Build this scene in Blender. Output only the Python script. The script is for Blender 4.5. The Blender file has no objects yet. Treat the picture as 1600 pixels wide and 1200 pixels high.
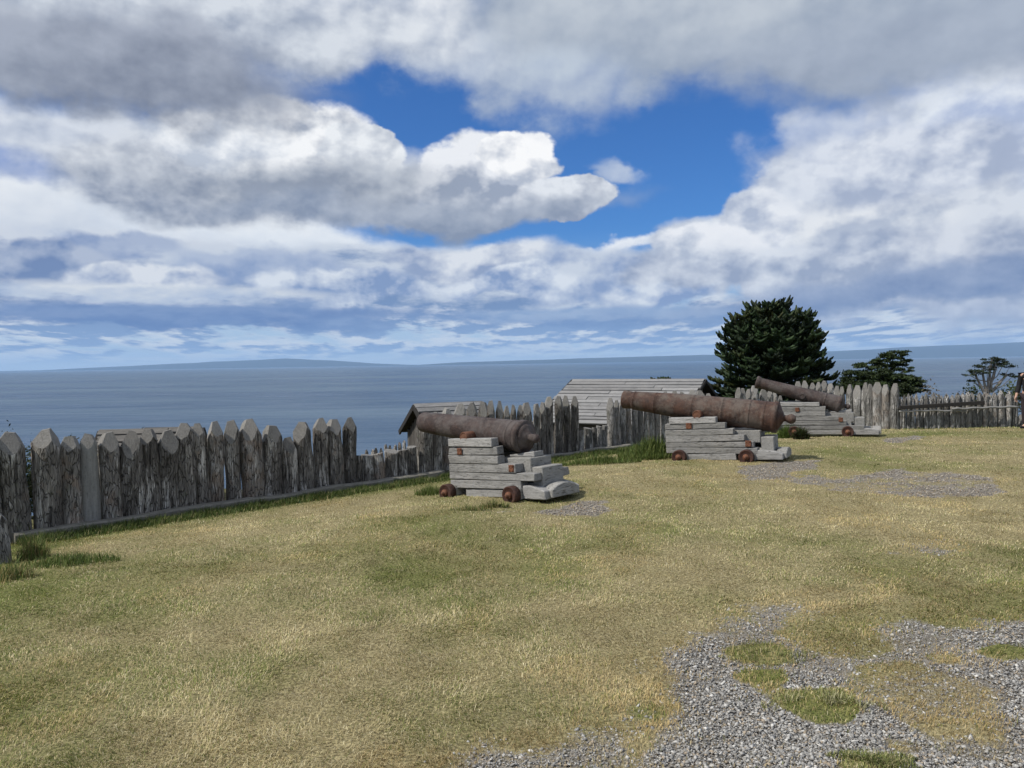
import bpy, bmesh, math, random
import numpy as np
from mathutils import Vector, Matrix, noise as mnoise

random.seed(7)
rng = np.random.default_rng(7)
S = bpy.context.scene
R = math.radians

# ------------------------------------------------------------------ camera
F_PX = 1210.0                       # focal length in pixels of the 1600 px wide frame
EYE = 1.75
cam_d = bpy.data.cameras.new("camera"); cam = bpy.data.objects.new("camera", cam_d)
S.collection.objects.link(cam); S.camera = cam
cam_d.sensor_width = 36.0; cam_d.lens = 36.0 * F_PX / 1600.0
cam_d.clip_start = 0.05; cam_d.clip_end = 300000.0
CAM_ROT = (Matrix.Rotation(R(90 - 1.56), 3, 'X') @ Matrix.Rotation(R(-0.86), 3, 'Z'))
cam.matrix_world = Matrix.Translation((0, 0, EYE)) @ CAM_ROT.to_4x4()
S.render.resolution_x, S.render.resolution_y = 1024, 768

def ray(px, py):
    return CAM_ROT @ Vector(((px - 800) / F_PX, -(py - 600) / F_PX, -1.0))
def at(px, py, z=0.0):
    d = ray(px, py); t = (z - EYE) / d.z
    return Vector((d.x * t, d.y * t, z))
def at_depth(px, py, Y):
    d = ray(px, py); t = Y / d.y
    return Vector((d.x * t, Y, EYE + d.z * t))
CAM_INV = np.array(CAM_ROT.transposed())
def project(x, y, z):
    p = np.stack([x, y, z - EYE], -1) @ CAM_INV.T
    w = np.maximum(-p[..., 2], 0.05)
    return 800 + F_PX * p[..., 0] / w, 600 - F_PX * p[..., 1] / w

# ------------------------------------------------------------------ node expression helper
def lin(c):
    if isinstance(c, (int, float)): c = (c, c, c)
    return tuple((v / 255 / 12.92) if v / 255 <= 0.04045 else ((v / 255 + 0.055) / 1.055) ** 2.4 for v in c)
class G:
    """small wrapper that writes node graphs as expressions"""
    def __init__(s, nt): s.nt = nt
    def new(s, t, **kw):
        n = s.nt.nodes.new(t)
        for k, v in kw.items(): setattr(n, k, v)
        return n
    def put(s, sock, v):
        if isinstance(v, E): s.nt.links.new(v.s, sock)
        elif isinstance(v, bpy.types.NodeSocket): s.nt.links.new(v, sock)
        elif v is not None:
            if hasattr(sock.default_value, '__len__') and not hasattr(v, '__len__'): v = (v,) * len(sock.default_value)
            if hasattr(v, '__len__') and len(sock.default_value) == 4 and len(v) == 3: v = tuple(v) + (1,)
            sock.default_value = v
    def math(s, op, a, b=None, clamp=False):
        n = s.new('ShaderNodeMath', operation=op, use_clamp=clamp)
        s.put(n.inputs[0], a)
        if b is not None: s.put(n.inputs[1], b)
        return E(s, n.outputs[0])
    def sm(s, x, a, b):
        n = s.new('ShaderNodeMapRange', interpolation_type='SMOOTHSTEP')
        s.put(n.inputs[0], x); s.put(n.inputs[1], a); s.put(n.inputs[2], b)
        return E(s, n.outputs[0])
    def lerp(s, x, a, b, c, d):
        n = s.new('ShaderNodeMapRange', interpolation_type='LINEAR')
        for i, v in enumerate((x, a, b, c, d)): s.put(n.inputs[i], v)
        return E(s, n.outputs[0])
    def mix(s, f, a, b, blend='MIX'):
        n = s.new('ShaderNodeMix', data_type='RGBA', blend_type=blend, clamp_factor=True)
        s.put(n.inputs[0], f); s.put(n.inputs[6], a); s.put(n.inputs[7], b)
        return E(s, n.outputs[2])
    def xyz(s, x, y, z=0.0):
        n = s.new('ShaderNodeCombineXYZ')
        for i, v in enumerate((x, y, z)): s.put(n.inputs[i], v)
        return E(s, n.outputs[0])
    def sep(s, v):
        n = s.new('ShaderNodeSeparateXYZ'); s.put(n.inputs[0], v)
        return [E(s, n.outputs[i]) for i in range(3)]
    def mapping(s, v, scale=(1, 1, 1), loc=(0, 0, 0), rot=(0, 0, 0)):
        n = s.new('ShaderNodeMapping'); s.put(n.inputs[0], v)
        n.inputs[1].default_value = loc; n.inputs[2].default_value = rot; n.inputs[3].default_value = scale
        return E(s, n.outputs[0])
    def noise(s, v, scale, detail=4, rough=0.5, dist=0.0, lac=2.0):
        n = s.new('ShaderNodeTexNoise'); s.put(n.inputs['Vector'], v)
        n.inputs['Scale'].default_value = scale; n.inputs['Detail'].default_value = detail
        n.inputs['Roughness'].default_value = rough; n.inputs['Distortion'].default_value = dist
        n.inputs['Lacunarity'].default_value = lac
        return E(s, n.outputs[0])
    def voro(s, v, scale, feature='F1', rand=1.0, out=0):
        n = s.new('ShaderNodeTexVoronoi', feature=feature); s.put(n.inputs['Vector'], v)
        n.inputs['Scale'].default_value = scale; n.inputs['Randomness'].default_value = rand
        return E(s, n.outputs[out])
    def bump(s, h, strength=0.5, dist=0.02):
        n = s.new('ShaderNodeBump'); n.inputs['Strength'].default_value = strength
        n.inputs['Distance'].default_value = dist; s.put(n.inputs['Height'], h)
        return E(s, n.outputs[0])
class E:
    def __init__(s, g, sock): s.g = g; s.s = sock
    def __add__(s, o):
        if s.s.type == 'VECTOR':
            n = s.g.new('ShaderNodeVectorMath', operation='ADD'); s.g.put(n.inputs[0], s); s.g.put(n.inputs[1], o); return E(s.g, n.outputs[0])
        return s.g.math('ADD', s, o)
    __radd__ = __add__
    def __sub__(s, o): return s.g.math('SUBTRACT', s, o)
    def __rsub__(s, o): return s.g.math('SUBTRACT', o, s)
    def __mul__(s, o): return s.g.math('MULTIPLY', s, o)
    __rmul__ = __mul__
    def __truediv__(s, o): return s.g.math('DIVIDE', s, o)

# ------------------------------------------------------------------ world: sky with clouds
SUN_AZ = math.atan2(-0.88, -0.36); SUN_EL = R(50)
sun_vec = Vector((math.sin(SUN_AZ) * math.cos(SUN_EL), math.cos(SUN_AZ) * math.cos(SUN_EL), math.sin(SUN_EL)))
W = bpy.data.worlds.new("World"); S.world = W; W.use_nodes = True
W.node_tree.nodes.clear()
g = G(W.node_tree)
SKY_STRENGTH = 0.1
def sky_rgb(c, k=1.0): return tuple(v / SKY_STRENGTH * k for v in lin(c))
def sky_dir(px, py):
    d = ray(px, py).normalized()
    return math.atan2(d.x, d.y), math.asin(d.z)
tc = g.new('ShaderNodeTexCoord')
dx, dy, dz = g.sep(tc.outputs['Generated'])
az = g.math('ARCTAN2', dx, dy); el = g.math('ARCSINE', dz)
sky = g.new('ShaderNodeTexSky', sky_type='NISHITA'); sky.sun_disc = False
sky.sun_elevation = SUN_EL; sky.sun_rotation = SUN_AZ; sky.air_density = 1.0; sky.dust_density = 0.4; sky.ozone_density = 2.0
base = g.mix(1.0, E(g, sky.outputs[0]), (0.25, 0.60, 1.10), 'MULTIPLY')
# pale band of distant air and thin cloud above the horizon
base = g.mix(g.sm(el, R(10), R(-0.5)) * 0.9, base, sky_rgb((194, 213, 232)))
# shared cloud noises
P = g.xyz(az, el * 1.35, 0.0)
PL = g.xyz(az, el * 3.0, 3.7)
n1 = g.noise(P, 5.0, 9, 0.55)
n1b = g.noise(g.mapping(P, loc=(7.3, 2.1, 4.4)), 5.0, 9, 0.55)
n2 = g.noise(g.mapping(P, loc=(1.3, 5.1, 9.4)), 14.0, 8, 0.58)
up = g.mapping(P, loc=(0.012, -0.018, 0.0)); up2 = g.mapping(P, loc=(0.005, -0.008, 0.0))
rel = (g.noise(P, 7.0, 5, 0.5) - g.noise(up, 7.0, 5, 0.5)) * 5.6 + (g.noise(P, 19.0, 5, 0.6) - g.noise(up2, 19.0, 5, 0.6)) * 1.1      # relief of the billows, lit from upper left
nl = g.noise(PL, 6.5, 9, 0.58)
nl2 = g.noise(g.mapping(PL, loc=(3.3, 1.7, 0.4)), 15.0, 8, 0.6)
upl = g.mapping(PL, loc=(0.01, -0.035, 0.0))
rell = (g.noise(PL, 10.0, 7, 0.6) - g.noise(upl, 10.0, 7, 0.6)) * 2.4
n1c = n1 - 0.5; n2c = n2 - 0.5; nlc = nl - 0.5; nl2c = nl2 - 0.5
azw = az + n1c * 0.16 + n2c * 0.03
elw = el + (n1b - 0.5) * 0.11 + n2c * 0.03
azl = az + nlc * 0.22
ell = el + nl2c * 0.022 + nlc * 0.03
lump = g.voro(P + g.xyz(n2c * 0.05, n1c * 0.05, 0.0), 15.0)
lumpc = 0.42 - lump
HI = (g.xyz(azw, elw, 0.0), n1c * 0.85 + n2c * 0.72 + lumpc * 0.46, n1c * 0.5 + n2c * 0.22 + lumpc * 0.34, rel)
LO = (g.xyz(azl, ell, 0.0), nlc * 1.15 + nl2c * 0.6, nlc * 0.8 + nl2c * 0.4, rell)
TS = {}
def tshade(low, rk, split):
    """noise part of a cloud's light-to-dark split, shared between clouds with the same settings"""
    k = (low, rk, split)
    if k not in TS:
        src = LO if low else HI
        TS[k] = src[3] * rk + src[2] + (0.5 + 0.5 * split)
    return TS[k]
PXR = 1.0 / F_PX
def cloud(out, cx, cy, rx, ry, top, bot, soft=0.2, amp=0.7, op=1.0, low=False, rk=1.0, tilt=0.0, split=0.15, kt=0.9):
    a0, e0 = sky_dir(cx, cy)
    V, N = (LO if low else HI)[:2]
    sx, sy = 1 / (rx * PXR), 1 / (ry * PXR)
    if tilt:
        n = g.new('ShaderNodeVectorMath', operation='SUBTRACT'); g.put(n.inputs[0], V); n.inputs[1].default_value = (a0, e0, 0)
        v = g.mapping(E(g, n.outputs[0]), scale=(1, 1, 1), rot=(0, 0, -R(tilt)))
        n = g.new('ShaderNodeVectorMath', operation='MULTIPLY'); g.put(n.inputs[0], v); n.inputs[1].default_value = (sx, sy, 0)
    else:
        n = g.new('ShaderNodeVectorMath', operation='MULTIPLY_ADD'); g.put(n.inputs[0], V)
        n.inputs[1].default_value = (sx, sy, 0); n.inputs[2].default_value = (-a0 * sx, -e0 * sy, 0)
    v = E(g, n.outputs[0])
    ln = g.new('ShaderNodeVectorMath', operation='LENGTH'); g.put(ln.inputs[0], v)
    q = g.new('ShaderNodeMath', operation='MULTIPLY_ADD'); g.put(q.inputs[0], N); q.inputs[1].default_value = -amp
    g.put(q.inputs[2], E(g, ln.outputs[1]))
    n = g.new('ShaderNodeMapRange', interpolation_type='SMOOTHSTEP')
    g.put(n.inputs[0], E(g, q.outputs[0])); n.inputs[1].default_value = 1 - soft; n.inputs[2].default_value = 1 + soft
    n.inputs[3].default_value = op; n.inputs[4].default_value = 0.0
    a = E(g, n.outputs[0])
    dp = g.new('ShaderNodeVectorMath', operation='DOT_PRODUCT'); g.put(dp.inputs[0], v); dp.inputs[1].default_value = (0, kt * 0.5, 0)
    t = g.math('ADD', E(g, dp.outputs[1]), tshade(low, rk, split), clamp=True)
    return g.mix(a, out, g.mix(t, sky_rgb(bot), sky_rgb(top)))
CLOUDS = [
    # high white veil on the left
    (60, 318, 420, 60, (240, 243, 246), (206, 214, 226), dict(soft=.28, amp=.45, rk=.4, tilt=-4)),
    (470, 384, 300, 34, (238, 242, 246), (204, 215, 230), dict(soft=.35, amp=.45, rk=.4, tilt=-7)),
    (1000, 384, 110, 9, (240, 243, 248), (214, 222, 234), dict(soft=.5, amp=.6, tilt=14)),
    # stratocumulus rows
    (120, 430, 380, 58, (210, 216, 226), (102, 126, 172), dict(soft=.2, amp=1.3, low=True, rk=1.4)),
    (180, 384, 100, 26, (170, 182, 206), (126, 146, 186), dict(soft=.2, amp=1.0, rk=1.2)),
    (640, 440, 480, 52, (204, 212, 224), (112, 138, 180), dict(soft=.2, amp=1.3, low=True, rk=1.5)),
    (400, 416, 160, 30, (178, 190, 212), (134, 154, 192), dict(soft=.2, amp=.9, rk=1.2)),
    (740, 400, 130, 32, (226, 230, 236), (144, 160, 192), dict(soft=.2, amp=.9, rk=1.3)),
    (930, 440, 170, 44, (206, 214, 226), (136, 156, 194), dict(soft=.2, amp=1.1, rk=1.3)),
    (70, 420, 90, 34, (178, 188, 208), (110, 132, 174), dict(soft=.14, amp=.9, rk=1.4)),
    (210, 440, 120, 26, (224, 228, 234), (130, 150, 188), dict(soft=.16, amp=1.0, rk=1.4)),
    (560, 446, 130, 28, (222, 228, 236), (128, 150, 190), dict(soft=.16, amp=1.0, rk=1.4)),
    (800, 446, 120, 26, (224, 230, 238), (130, 152, 192), dict(soft=.16, amp=1.0, rk=1.4)),
    (1040, 452, 110, 22, (222, 228, 236), (132, 154, 194), dict(soft=.18, amp=1.0, rk=1.4)),
    (200, 458, 260, 13, (222, 226, 230), (170, 186, 212), dict(soft=.4, amp=1.3, low=True)),
    (300, 494, 400, 17, (112, 138, 184), (82, 114, 170), dict(soft=.3, amp=1.3, op=.9, low=True)),
    (960, 494, 330, 14, (140, 164, 200), (104, 134, 182), dict(soft=.35, amp=1.4, op=.85, low=True)),
    
    # big bank on the right
    (1600, 300, 360, 190, (212, 218, 230), (164, 174, 196), dict(soft=.16, amp=.6, rk=1.0)),
    (1350, 386, 320, 84, (220, 225, 233), (150, 162, 187), dict(soft=.09, amp=.6, rk=1.1)),
    (1280, 306, 150, 76, (216, 222, 232), (164, 175, 198), dict(soft=.11, amp=.6, rk=1.0, tilt=22)),
    (1120, 372, 60, 20, (232, 236, 242), (186, 196, 214), dict(soft=.25, amp=.8, rk=1.2)),
    (1330, 338, 110, 34, (238, 240, 242), (182, 191, 208), dict(soft=.5, amp=.9, op=.85, rk=1.3)),
    (1470, 400, 130, 40, (220, 224, 232), (164, 174, 196), dict(soft=.5, amp=.9, op=.8, rk=1.3)),
    (1440, 440, 290, 26, (152, 166, 194), (112, 132, 172), dict(soft=.45, amp=.8, tilt=6)),
    (1520, 176, 120, 56, (232, 238, 246), (176, 190, 220), dict(soft=.6, amp=1.0, op=.85, tilt=-30, rk=1.3)),
    (1300, 200, 64, 26, (200, 209, 226), (166, 181, 212), dict(soft=.5, amp=.9, op=.85)),
    (1180, 330, 70, 40, (236, 239, 244), (176, 186, 206), dict(soft=.12, amp=.8, rk=1.4)),
    (1110, 384, 90, 26, (240, 242, 246), (180, 190, 208), dict(soft=.14, amp=.9, rk=1.4)),
    (1420, 250, 150, 50, (224, 229, 238), (166, 177, 200), dict(soft=.3, amp=.9, rk=1.4, op=.9)),
    (1250, 400, 150, 34, (222, 227, 235), (156, 168, 192), dict(soft=.3, amp=.9, rk=1.4, op=.9)),
    # left shelf
    (150, 236, 300, 56, (216, 222, 232), (166, 177, 198), dict(soft=.25, amp=.6)),
    (20, 262, 90, 22, (72, 118, 196), (72, 118, 196), dict(soft=.7, amp=.9, op=.8)),
    # central cumulus
    (400, 284, 290, 64, (220, 224, 230), (138, 148, 168), dict(soft=.22, amp=.5)),
    (460, 232, 150, 78, (250, 251, 252), (166, 174, 189), dict(soft=.085, amp=.65, rk=1.5, split=.35)),
    (350, 196, 80, 46, (248, 250, 252), (192, 200, 213), dict(soft=.28, amp=.7, rk=1.4, split=.35)),
    (560, 236, 70, 44, (240, 243, 246), (176, 184, 198), dict(soft=.05, amp=.7, rk=1.4, split=.25)),
    (750, 280, 116, 66, (240, 242, 246), (156, 166, 185), dict(soft=.085, amp=.65, rk=1.5, split=.25)),
    (820, 246, 56, 40, (255, 255, 255), (182, 190, 205), dict(soft=.08, amp=.65, rk=1.5, split=.35)),
    (900, 306, 66, 46, (230, 234, 240), (148, 158, 178), dict(soft=.06, amp=.7, rk=1.3)),
    (956, 268, 40, 16, (180, 194, 218), (150, 170, 206), dict(soft=.4, amp=.7, tilt=-35)),
    (640, 326, 320, 26, (176, 184, 198), (134, 146, 168), dict(soft=.4, amp=.55)),
    (490, 282, 190, 26, (172, 179, 190), (132, 141, 158), dict(soft=.7, amp=.6, op=.8)),
    # overcast ceiling
    (1160, 14, 600, 104, (192, 200, 210), (156, 168, 186), dict(soft=.28, amp=.6, rk=.6)),
    (890, 136, 110, 50, (190, 201, 215), (160, 174, 200), dict(soft=.5, amp=1.0, rk=.8)),
    (700, 96, 90, 36, (200, 209, 222), (160, 174, 200), dict(soft=.5, amp=1.0, rk=.8, op=.9)),
    (1440, 76, 300, 56, (172, 182, 198), (150, 161, 180), dict(soft=.5, amp=.6, rk=.6)),
    (530, 30, 200, 62, (236, 239, 243), (178, 188, 206), dict(soft=.35, amp=.7, rk=1.0)),
    (140, 14, 480, 54, (216, 222, 230), (160, 170, 188), dict(soft=.4, amp=.6)),
    (150, 98, 290, 58, (164, 171, 186), (124, 132, 150), dict(soft=.35, amp=.6, rk=.7)),
]
zq = g.math('DIVIDE', 1.0, g.math('MAXIMUM', dz, 0.0) + 0.095)
Q = g.xyz(dx * zq, dy * zq * 0.5, 2.0)
d1 = g.noise(Q, 1.25, 9, 0.57); d2 = g.noise(g.mapping(Q, loc=(0.05, 0.14, 0.0)), 1.25, 7, 0.57)
da = g.sm(d1, 0.36, 0.47) * g.sm(el, R(0.15), R(1.2)) * g.sm(el, R(9.0), R(5.0))
ds = g.math('ADD', (d2 - d1) * 8.0 + (d1 - 0.5) * -1.6, 0.52, clamp=True)
dk = g.sm(el, R(0.5), R(7.0))
dcol = g.mix(g.sm(ds, 0.05, 0.95), g.mix(dk, sky_rgb((128, 156, 198)), sky_rgb((96, 122, 168))), g.mix(dk, sky_rgb((222, 228, 233)), sky_rgb((228, 232, 238))))
out = g.mix(da * 0.95, base, dcol)
for c in CLOUDS: out = cloud(out, *c[:6], **c[6])
# overcast overhead and behind the viewer (beyond the frame), soft and broken
nz = g.noise(g.xyz(dx, dy, dz), 2.2, 6, 0.55)
over = g.mix(g.sm(nz, 0.35, 0.65), sky_rgb((150, 164, 190)), sky_rgb((206, 214, 226)))
mask = g.math('MAXIMUM', g.sm(el, R(27), R(36)), g.sm(g.math('ABSOLUTE', az), R(38), R(52)))
out = g.mix(mask * g.sm(nz, 0.30, 0.48) * g.sm(el, R(0), R(6)), out, over)
bg = g.new('ShaderNodeBackground'); bg.inputs[1].default_value = SKY_STRENGTH
g.put(bg.inputs[0], out)
W.cycles.sampling_method = 'NONE'
wo = g.new('ShaderNodeOutputWorld'); W.node_tree.links.new(bg.outputs[0], wo.inputs[0])

# ------------------------------------------------------------------ sun
sd = bpy.data.lights.new("sun", 'SUN'); sd.energy = 4.3; sd.angle = R(0.6); sd.color = (1.0, 0.95, 0.87)
sun = bpy.data.objects.new("sun", sd); S.collection.objects.link(sun)
sun.rotation_euler = sun_vec.to_track_quat('Z', 'Y').to_euler()
S.view_settings.view_transform = 'Standard'; S.view_settings.look = 'None'
S.view_settings.exposure = 0.0; S.view_settings.gamma = 1.0
S.cycles.max_bounces = 6; S.cycles.diffuse_bounces = 3; S.cycles.glossy_bounces = 3; S.cycles.volume_bounces = 1

# ------------------------------------------------------------------ object helpers
COL = S.collection
def link(name, mesh, parent=None, loc=None):
    o = bpy.data.objects.new(name, mesh); COL.objects.link(o)
    if parent is not None: o.parent = parent
    if loc is not None: o.location = loc
    return o
def tag(o, label=None, cat=None, group=None, kind=None):
    if label: o['label'] = label
    if cat: o['category'] = cat
    if group: o['group'] = group
    if kind: o['kind'] = kind
    return o
def empty(name, loc, rz=0.0):
    o = bpy.data.objects.new(name, None); COL.objects.link(o)
    o.location = loc; o.rotation_euler = (0, 0, rz); o.empty_display_size = 0.3
    return o
def mesh_np(name, V, faces, mats, smooth=False):
    me = bpy.data.meshes.new(name); me.from_pydata([tuple(v) for v in V], [], faces)
    for m in mats: me.materials.append(m)
    if smooth: me.polygons.foreach_set('use_smooth', [True] * len(me.polygons))
    me.update(); return me
def mesh_arrays(name, V, loops, starts, totals, mats, smooth=False):
    me = bpy.data.meshes.new(name)
    me.vertices.add(len(V)); me.vertices.foreach_set('co', np.asarray(V, np.float32).ravel())
    me.loops.add(len(loops)); me.loops.foreach_set('vertex_index', np.asarray(loops, np.int32))
    me.polygons.add(len(starts)); me.polygons.foreach_set('loop_start', np.asarray(starts, np.int32))
    me.polygons.foreach_set('loop_total', np.asarray(totals, np.int32))
    if smooth: me.polygons.foreach_set('use_smooth', np.ones(len(starts), bool))
    for m in mats: me.materials.append(m)
    me.update(calc_edges=True); return me
def col_attr(me, name, rgb):
    a = me.color_attributes.new(name, 'FLOAT_COLOR', 'POINT')
    c = np.ones((len(rgb), 4), np.float32); c[:, :3] = rgb; a.data.foreach_set('color', c.ravel())
def bm_mesh(name, bm, mats, smooth=False):
    me = bpy.data.meshes.new(name); bm.to_mesh(me); bm.free()
    for m in mats: me.materials.append(m)
    if smooth: me.polygons.foreach_set('use_smooth', [True] * len(me.polygons))
    return me
def add_box(bm, c, size, bev=0.006, rot=None, jit=0.0, mi=0):
    """chamfered box centred at c"""
    t = bmesh.new(); bmesh.ops.create_cube(t, size=1.0)
    for v in t.verts:
        v.co = Vector((v.co.x * size[0], v.co.y * size[1], v.co.z * size[2]))
        if jit: v.co += Vector((random.uniform(-jit, jit), random.uniform(-jit, jit), random.uniform(-jit, jit)))
    if bev: bmesh.ops.bevel(t, geom=t.edges[:], offset=bev, segments=1, affect='EDGES')
    M = Matrix.Translation(c)
    if rot is not None: M = M @ rot.to_4x4()
    t.transform(M)
    for f in t.faces: f.material_index = mi
    me = bpy.data.meshes.new('tmp'); t.to_mesh(me); t.free(); bm.from_mesh(me); bpy.data.meshes.remove(me)
def add_lathe(bm, prof, seg=32, M=None, mi=0, close=True):
    """profile of (x, r) turned about the x axis"""
    rings = []
    for x, r in prof:
        rings.append([bm.verts.new((x, r * math.cos(2 * math.pi * k / seg), r * math.sin(2 * math.pi * k / seg))) for k in range(seg)])
    fs = []
    for a, b in zip(rings, rings[1:]):
        for k in range(seg):
            fs.append(bm.faces.new((a[k], a[(k + 1) % seg], b[(k + 1) % seg], b[k])))
    if close:
        fs.append(bm.faces.new(rings[0][::-1])); fs.append(bm.faces.new(rings[-1]))
    for f in fs: f.material_index = mi
    if M is not None: bmesh.ops.transform(bm, matrix=M, verts=[v for r in rings for v in r])
def add_tube(bm, pts, radii, seg=7, mi=0, rough=0.0):
    pts = [Vector(p) for p in pts]; rings = []
    for i, p in enumerate(pts):
        d = (pts[min(i + 1, len(pts) - 1)] - pts[max(i - 1, 0)]).normalized()
        a = d.orthogonal().normalized() if abs(d.z) > 0.95 else d.cross(Vector((0, 0, 1))).normalized()
        b = d.cross(a)
        rings.append([bm.verts.new(p + (a * math.cos(2 * math.pi * k / seg) + b * math.sin(2 * math.pi * k / seg)) * radii[i] * (1 + random.uniform(-rough, rough))) for k in range(seg)])
    for r0, r1 in zip(rings, rings[1:]):
        for k in range(seg):
            f = bm.faces.new((r0[k], r0[(k + 1) % seg], r1[(k + 1) % seg], r1[k])); f.material_index = mi
    bm.faces.new(rings[0][::-1]).material_index = mi; bm.faces.new(rings[-1]).material_index = mi

# ------------------------------------------------------------------ materials
def material(name, rough=0.85, spec=0.25):
    m = bpy.data.materials.new(name); m.use_nodes = True
    nt = m.node_tree; gg = G(nt)
    p = nt.nodes['Principled BSDF']; p.inputs['Roughness'].default_value = rough
    p.inputs['Specular IOR Level'].default_value = spec
    tc = nt.nodes.new('ShaderNodeTexCoord'); oi = nt.nodes.new('ShaderNodeObjectInfo')
    return m, gg, p, tc.outputs['Object'], E(gg, oi.outputs['Random'])
def wood(name, dark, light, warm, axis='Z', scale=1.0, crack=0.6, rough=0.9, moss=0.0, bump=0.6, spread=0.35):
    m, gg, p, oc, rnd = material(name, rough, 0.2)
    sh = gg.new('ShaderNodeVectorMath', operation='ADD'); gg.put(sh.inputs[0], oc)
    gg.put(sh.inputs[1], gg.xyz(rnd * 37.0, rnd * 91.0, rnd * 13.0))
    k = {'X': (1.2, 14, 14), 'Y': (14, 1.2, 14), 'Z': (14, 14, 1.2)}[axis]
    v = gg.mapping(E(gg, sh.outputs[0]), scale=tuple(a * scale for a in k))
    fib = gg.noise(v, 2.6, 6, 0.65, 0.4)
    str_ = gg.noise(gg.mapping(v, scale=(2.2, 2.2, 2.2) if axis == 'Z' else (2.2, 2.2, 2.2)), 4.0, 4, 0.6)
    blot = gg.noise(E(gg, sh.outputs[0]), 3.2 * scale, 5, 0.6)
    fine = gg.noise(E(gg, sh.outputs[0]), 60.0 * scale, 3, 0.6)
    isl = E(gg, gg.new('ShaderNodeNewGeometry').outputs['Random Per Island'])
    t = gg.math('ADD', fib * 1.5 + blot * 0.9 - 0.72 + (isl - 0.5) * 0.55, (rnd - 0.5) * spread, clamp=True)
    c = gg.mix(t, dark, light)
    c = gg.mix(gg.sm(blot, 0.5, 0.75) * 0.45, c, warm)
    cr = gg.sm(str_, 0.44, 0.30)
    c = gg.mix(cr * crack, c, tuple(d * 0.22 for d in dark))
    c = gg.mix(0.35, c, gg.mix(fine, (0.02, 0.02, 0.02), light), 'MIX')
    if moss:
        c = gg.mix(gg.sm(gg.noise(E(gg, sh.outputs[0]), 5.0, 5, 0.6), 0.56, 0.72) * moss, c, (0.16, 0.17, 0.11))
    gg.put(p.inputs['Base Color'], c)
    gg.put(p.inputs['Normal'], gg.bump(fib * 0.7 + cr * -0.8 + fine * 0.15, bump, 0.012))
    return m
def bark(name, dark, mid, light, warm):
    m, gg, p, oc, rnd = material(name, 0.95, 0.12)
    sh = E(gg, oc) + gg.xyz(rnd * 37.0, rnd * 91.0, rnd * 13.0)
    n0 = gg.noise(sh, 5.0, 5, 0.6)
    v = gg.mapping(sh + gg.xyz((n0 - 0.5) * 0.10, (n0 - 0.5) * 0.08, 0.0), scale=(1, 1, 0.17))
    plates = gg.voro(v, 34.0, 'DISTANCE_TO_EDGE')
    _r, _g, _b = gg.sep(gg.voro(v, 34.0, out=1))
    fib = gg.noise(gg.mapping(sh, scale=(30, 30, 2.2)), 2.0, 6, 0.7, 0.6)
    big = gg.noise(gg.mapping(sh, scale=(5, 5, 1.5)), 1.0, 5, 0.62)
    fine = gg.noise(sh, 80.0, 3, 0.6)
    t = gg.math('ADD', fib * 0.9 + _r * 0.35 + big * 1.1 - 0.80, (rnd - 0.5) * 0.5, clamp=True)
    c = gg.mix(t, dark, mid)
    c = gg.mix(gg.sm(big + (fib - 0.5) * 0.8, 0.52, 0.72), c, light)
    c = gg.mix(gg.sm(n0 + (rnd - 0.5) * 0.3, 0.55, 0.75) * 0.6, c, warm)
    fis = gg.sm(plates + (fib - 0.5) * 0.10, 0.07, 0.0)
    c = gg.mix(fis * 0.6, c, (0.02, 0.018, 0.016))
    crk = gg.sm(gg.noise(gg.mapping(sh, scale=(16, 16, 0.7)), 1.6, 3, 0.55), 0.40, 0.31)
    c = gg.mix(crk * 0.75, c, (0.016, 0.014, 0.013))
    c = gg.mix(gg.sm(gg.noise(sh, 7.0, 5, 0.6), 0.60, 0.72) * 0.4, c, (0.13, 0.14, 0.09))
    gg.put(p.inputs['Base Color'], c)
    gg.put(p.inputs['Normal'], gg.bump(fib * 0.5 + _r * 0.5 - fis * 0.9 - crk * 1.2 + fine * 0.2, 1.0, 0.022))
    return m
M_BARK = bark('weathered_bark_wood', (0.105, 0.096, 0.086), (0.33, 0.308, 0.28), (0.60, 0.575, 0.535), (0.26, 0.19, 0.14))
M_BARK_PALE = bark('bleached_stake_wood', (0.13, 0.126, 0.117), (0.40, 0.385, 0.365), (0.60, 0.585, 0.56), (0.26, 0.21, 0.17))
M_CUT = wood('axe_cut_wood', (0.060, 0.056, 0.050), (0.38, 0.365, 0.34), (0.17, 0.14, 0.11), 'Z', 2.4, 0.95, moss=0.3, bump=0.8)
M_SMOOTH = wood('debarked_stake_wood', (0.12, 0.118, 0.11), (0.34, 0.336, 0.32), (0.19, 0.16, 0.13), 'Z', 0.8, 0.6, bump=0.5)
M_TIMBER = wood('grey_carriage_timber', (0.13, 0.127, 0.12), (0.45, 0.44, 0.425), (0.26, 0.235, 0.20), 'X', 1.0, 0.85, bump=0.9, spread=0.2)
M_TIMBER_Y = wood('grey_cross_timber', (0.11, 0.107, 0.10), (0.40, 0.39, 0.365), (0.23, 0.205, 0.17), 'Y', 1.0, 0.85, bump=0.9, spread=0.2)
M_ROOFW = wood('silver_roof_board', (0.10, 0.098, 0.097), (0.34, 0.335, 0.33), (0.21, 0.195, 0.18), 'X', 0.8, 0.8, bump=0.6)
M_ROOFB = wood('brown_roof_board', (0.06, 0.055, 0.05), (0.21, 0.198, 0.18), (0.13, 0.11, 0.09), 'X', 0.8, 0.8, bump=0.5)
M_WALLW = wood('dark_hut_board', (0.045, 0.04, 0.036), (0.16, 0.145, 0.13), (0.11, 0.085, 0.065), 'Z', 0.8, 0.7)
M_DARKW = wood('dark_wood_and_shade', (0.012, 0.011, 0.010), (0.05, 0.046, 0.043), (0.03, 0.024, 0.02), 'X', 1.0, 0.6)  # dark beam wood, also painted shade in hut roof gaps and edges
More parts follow.
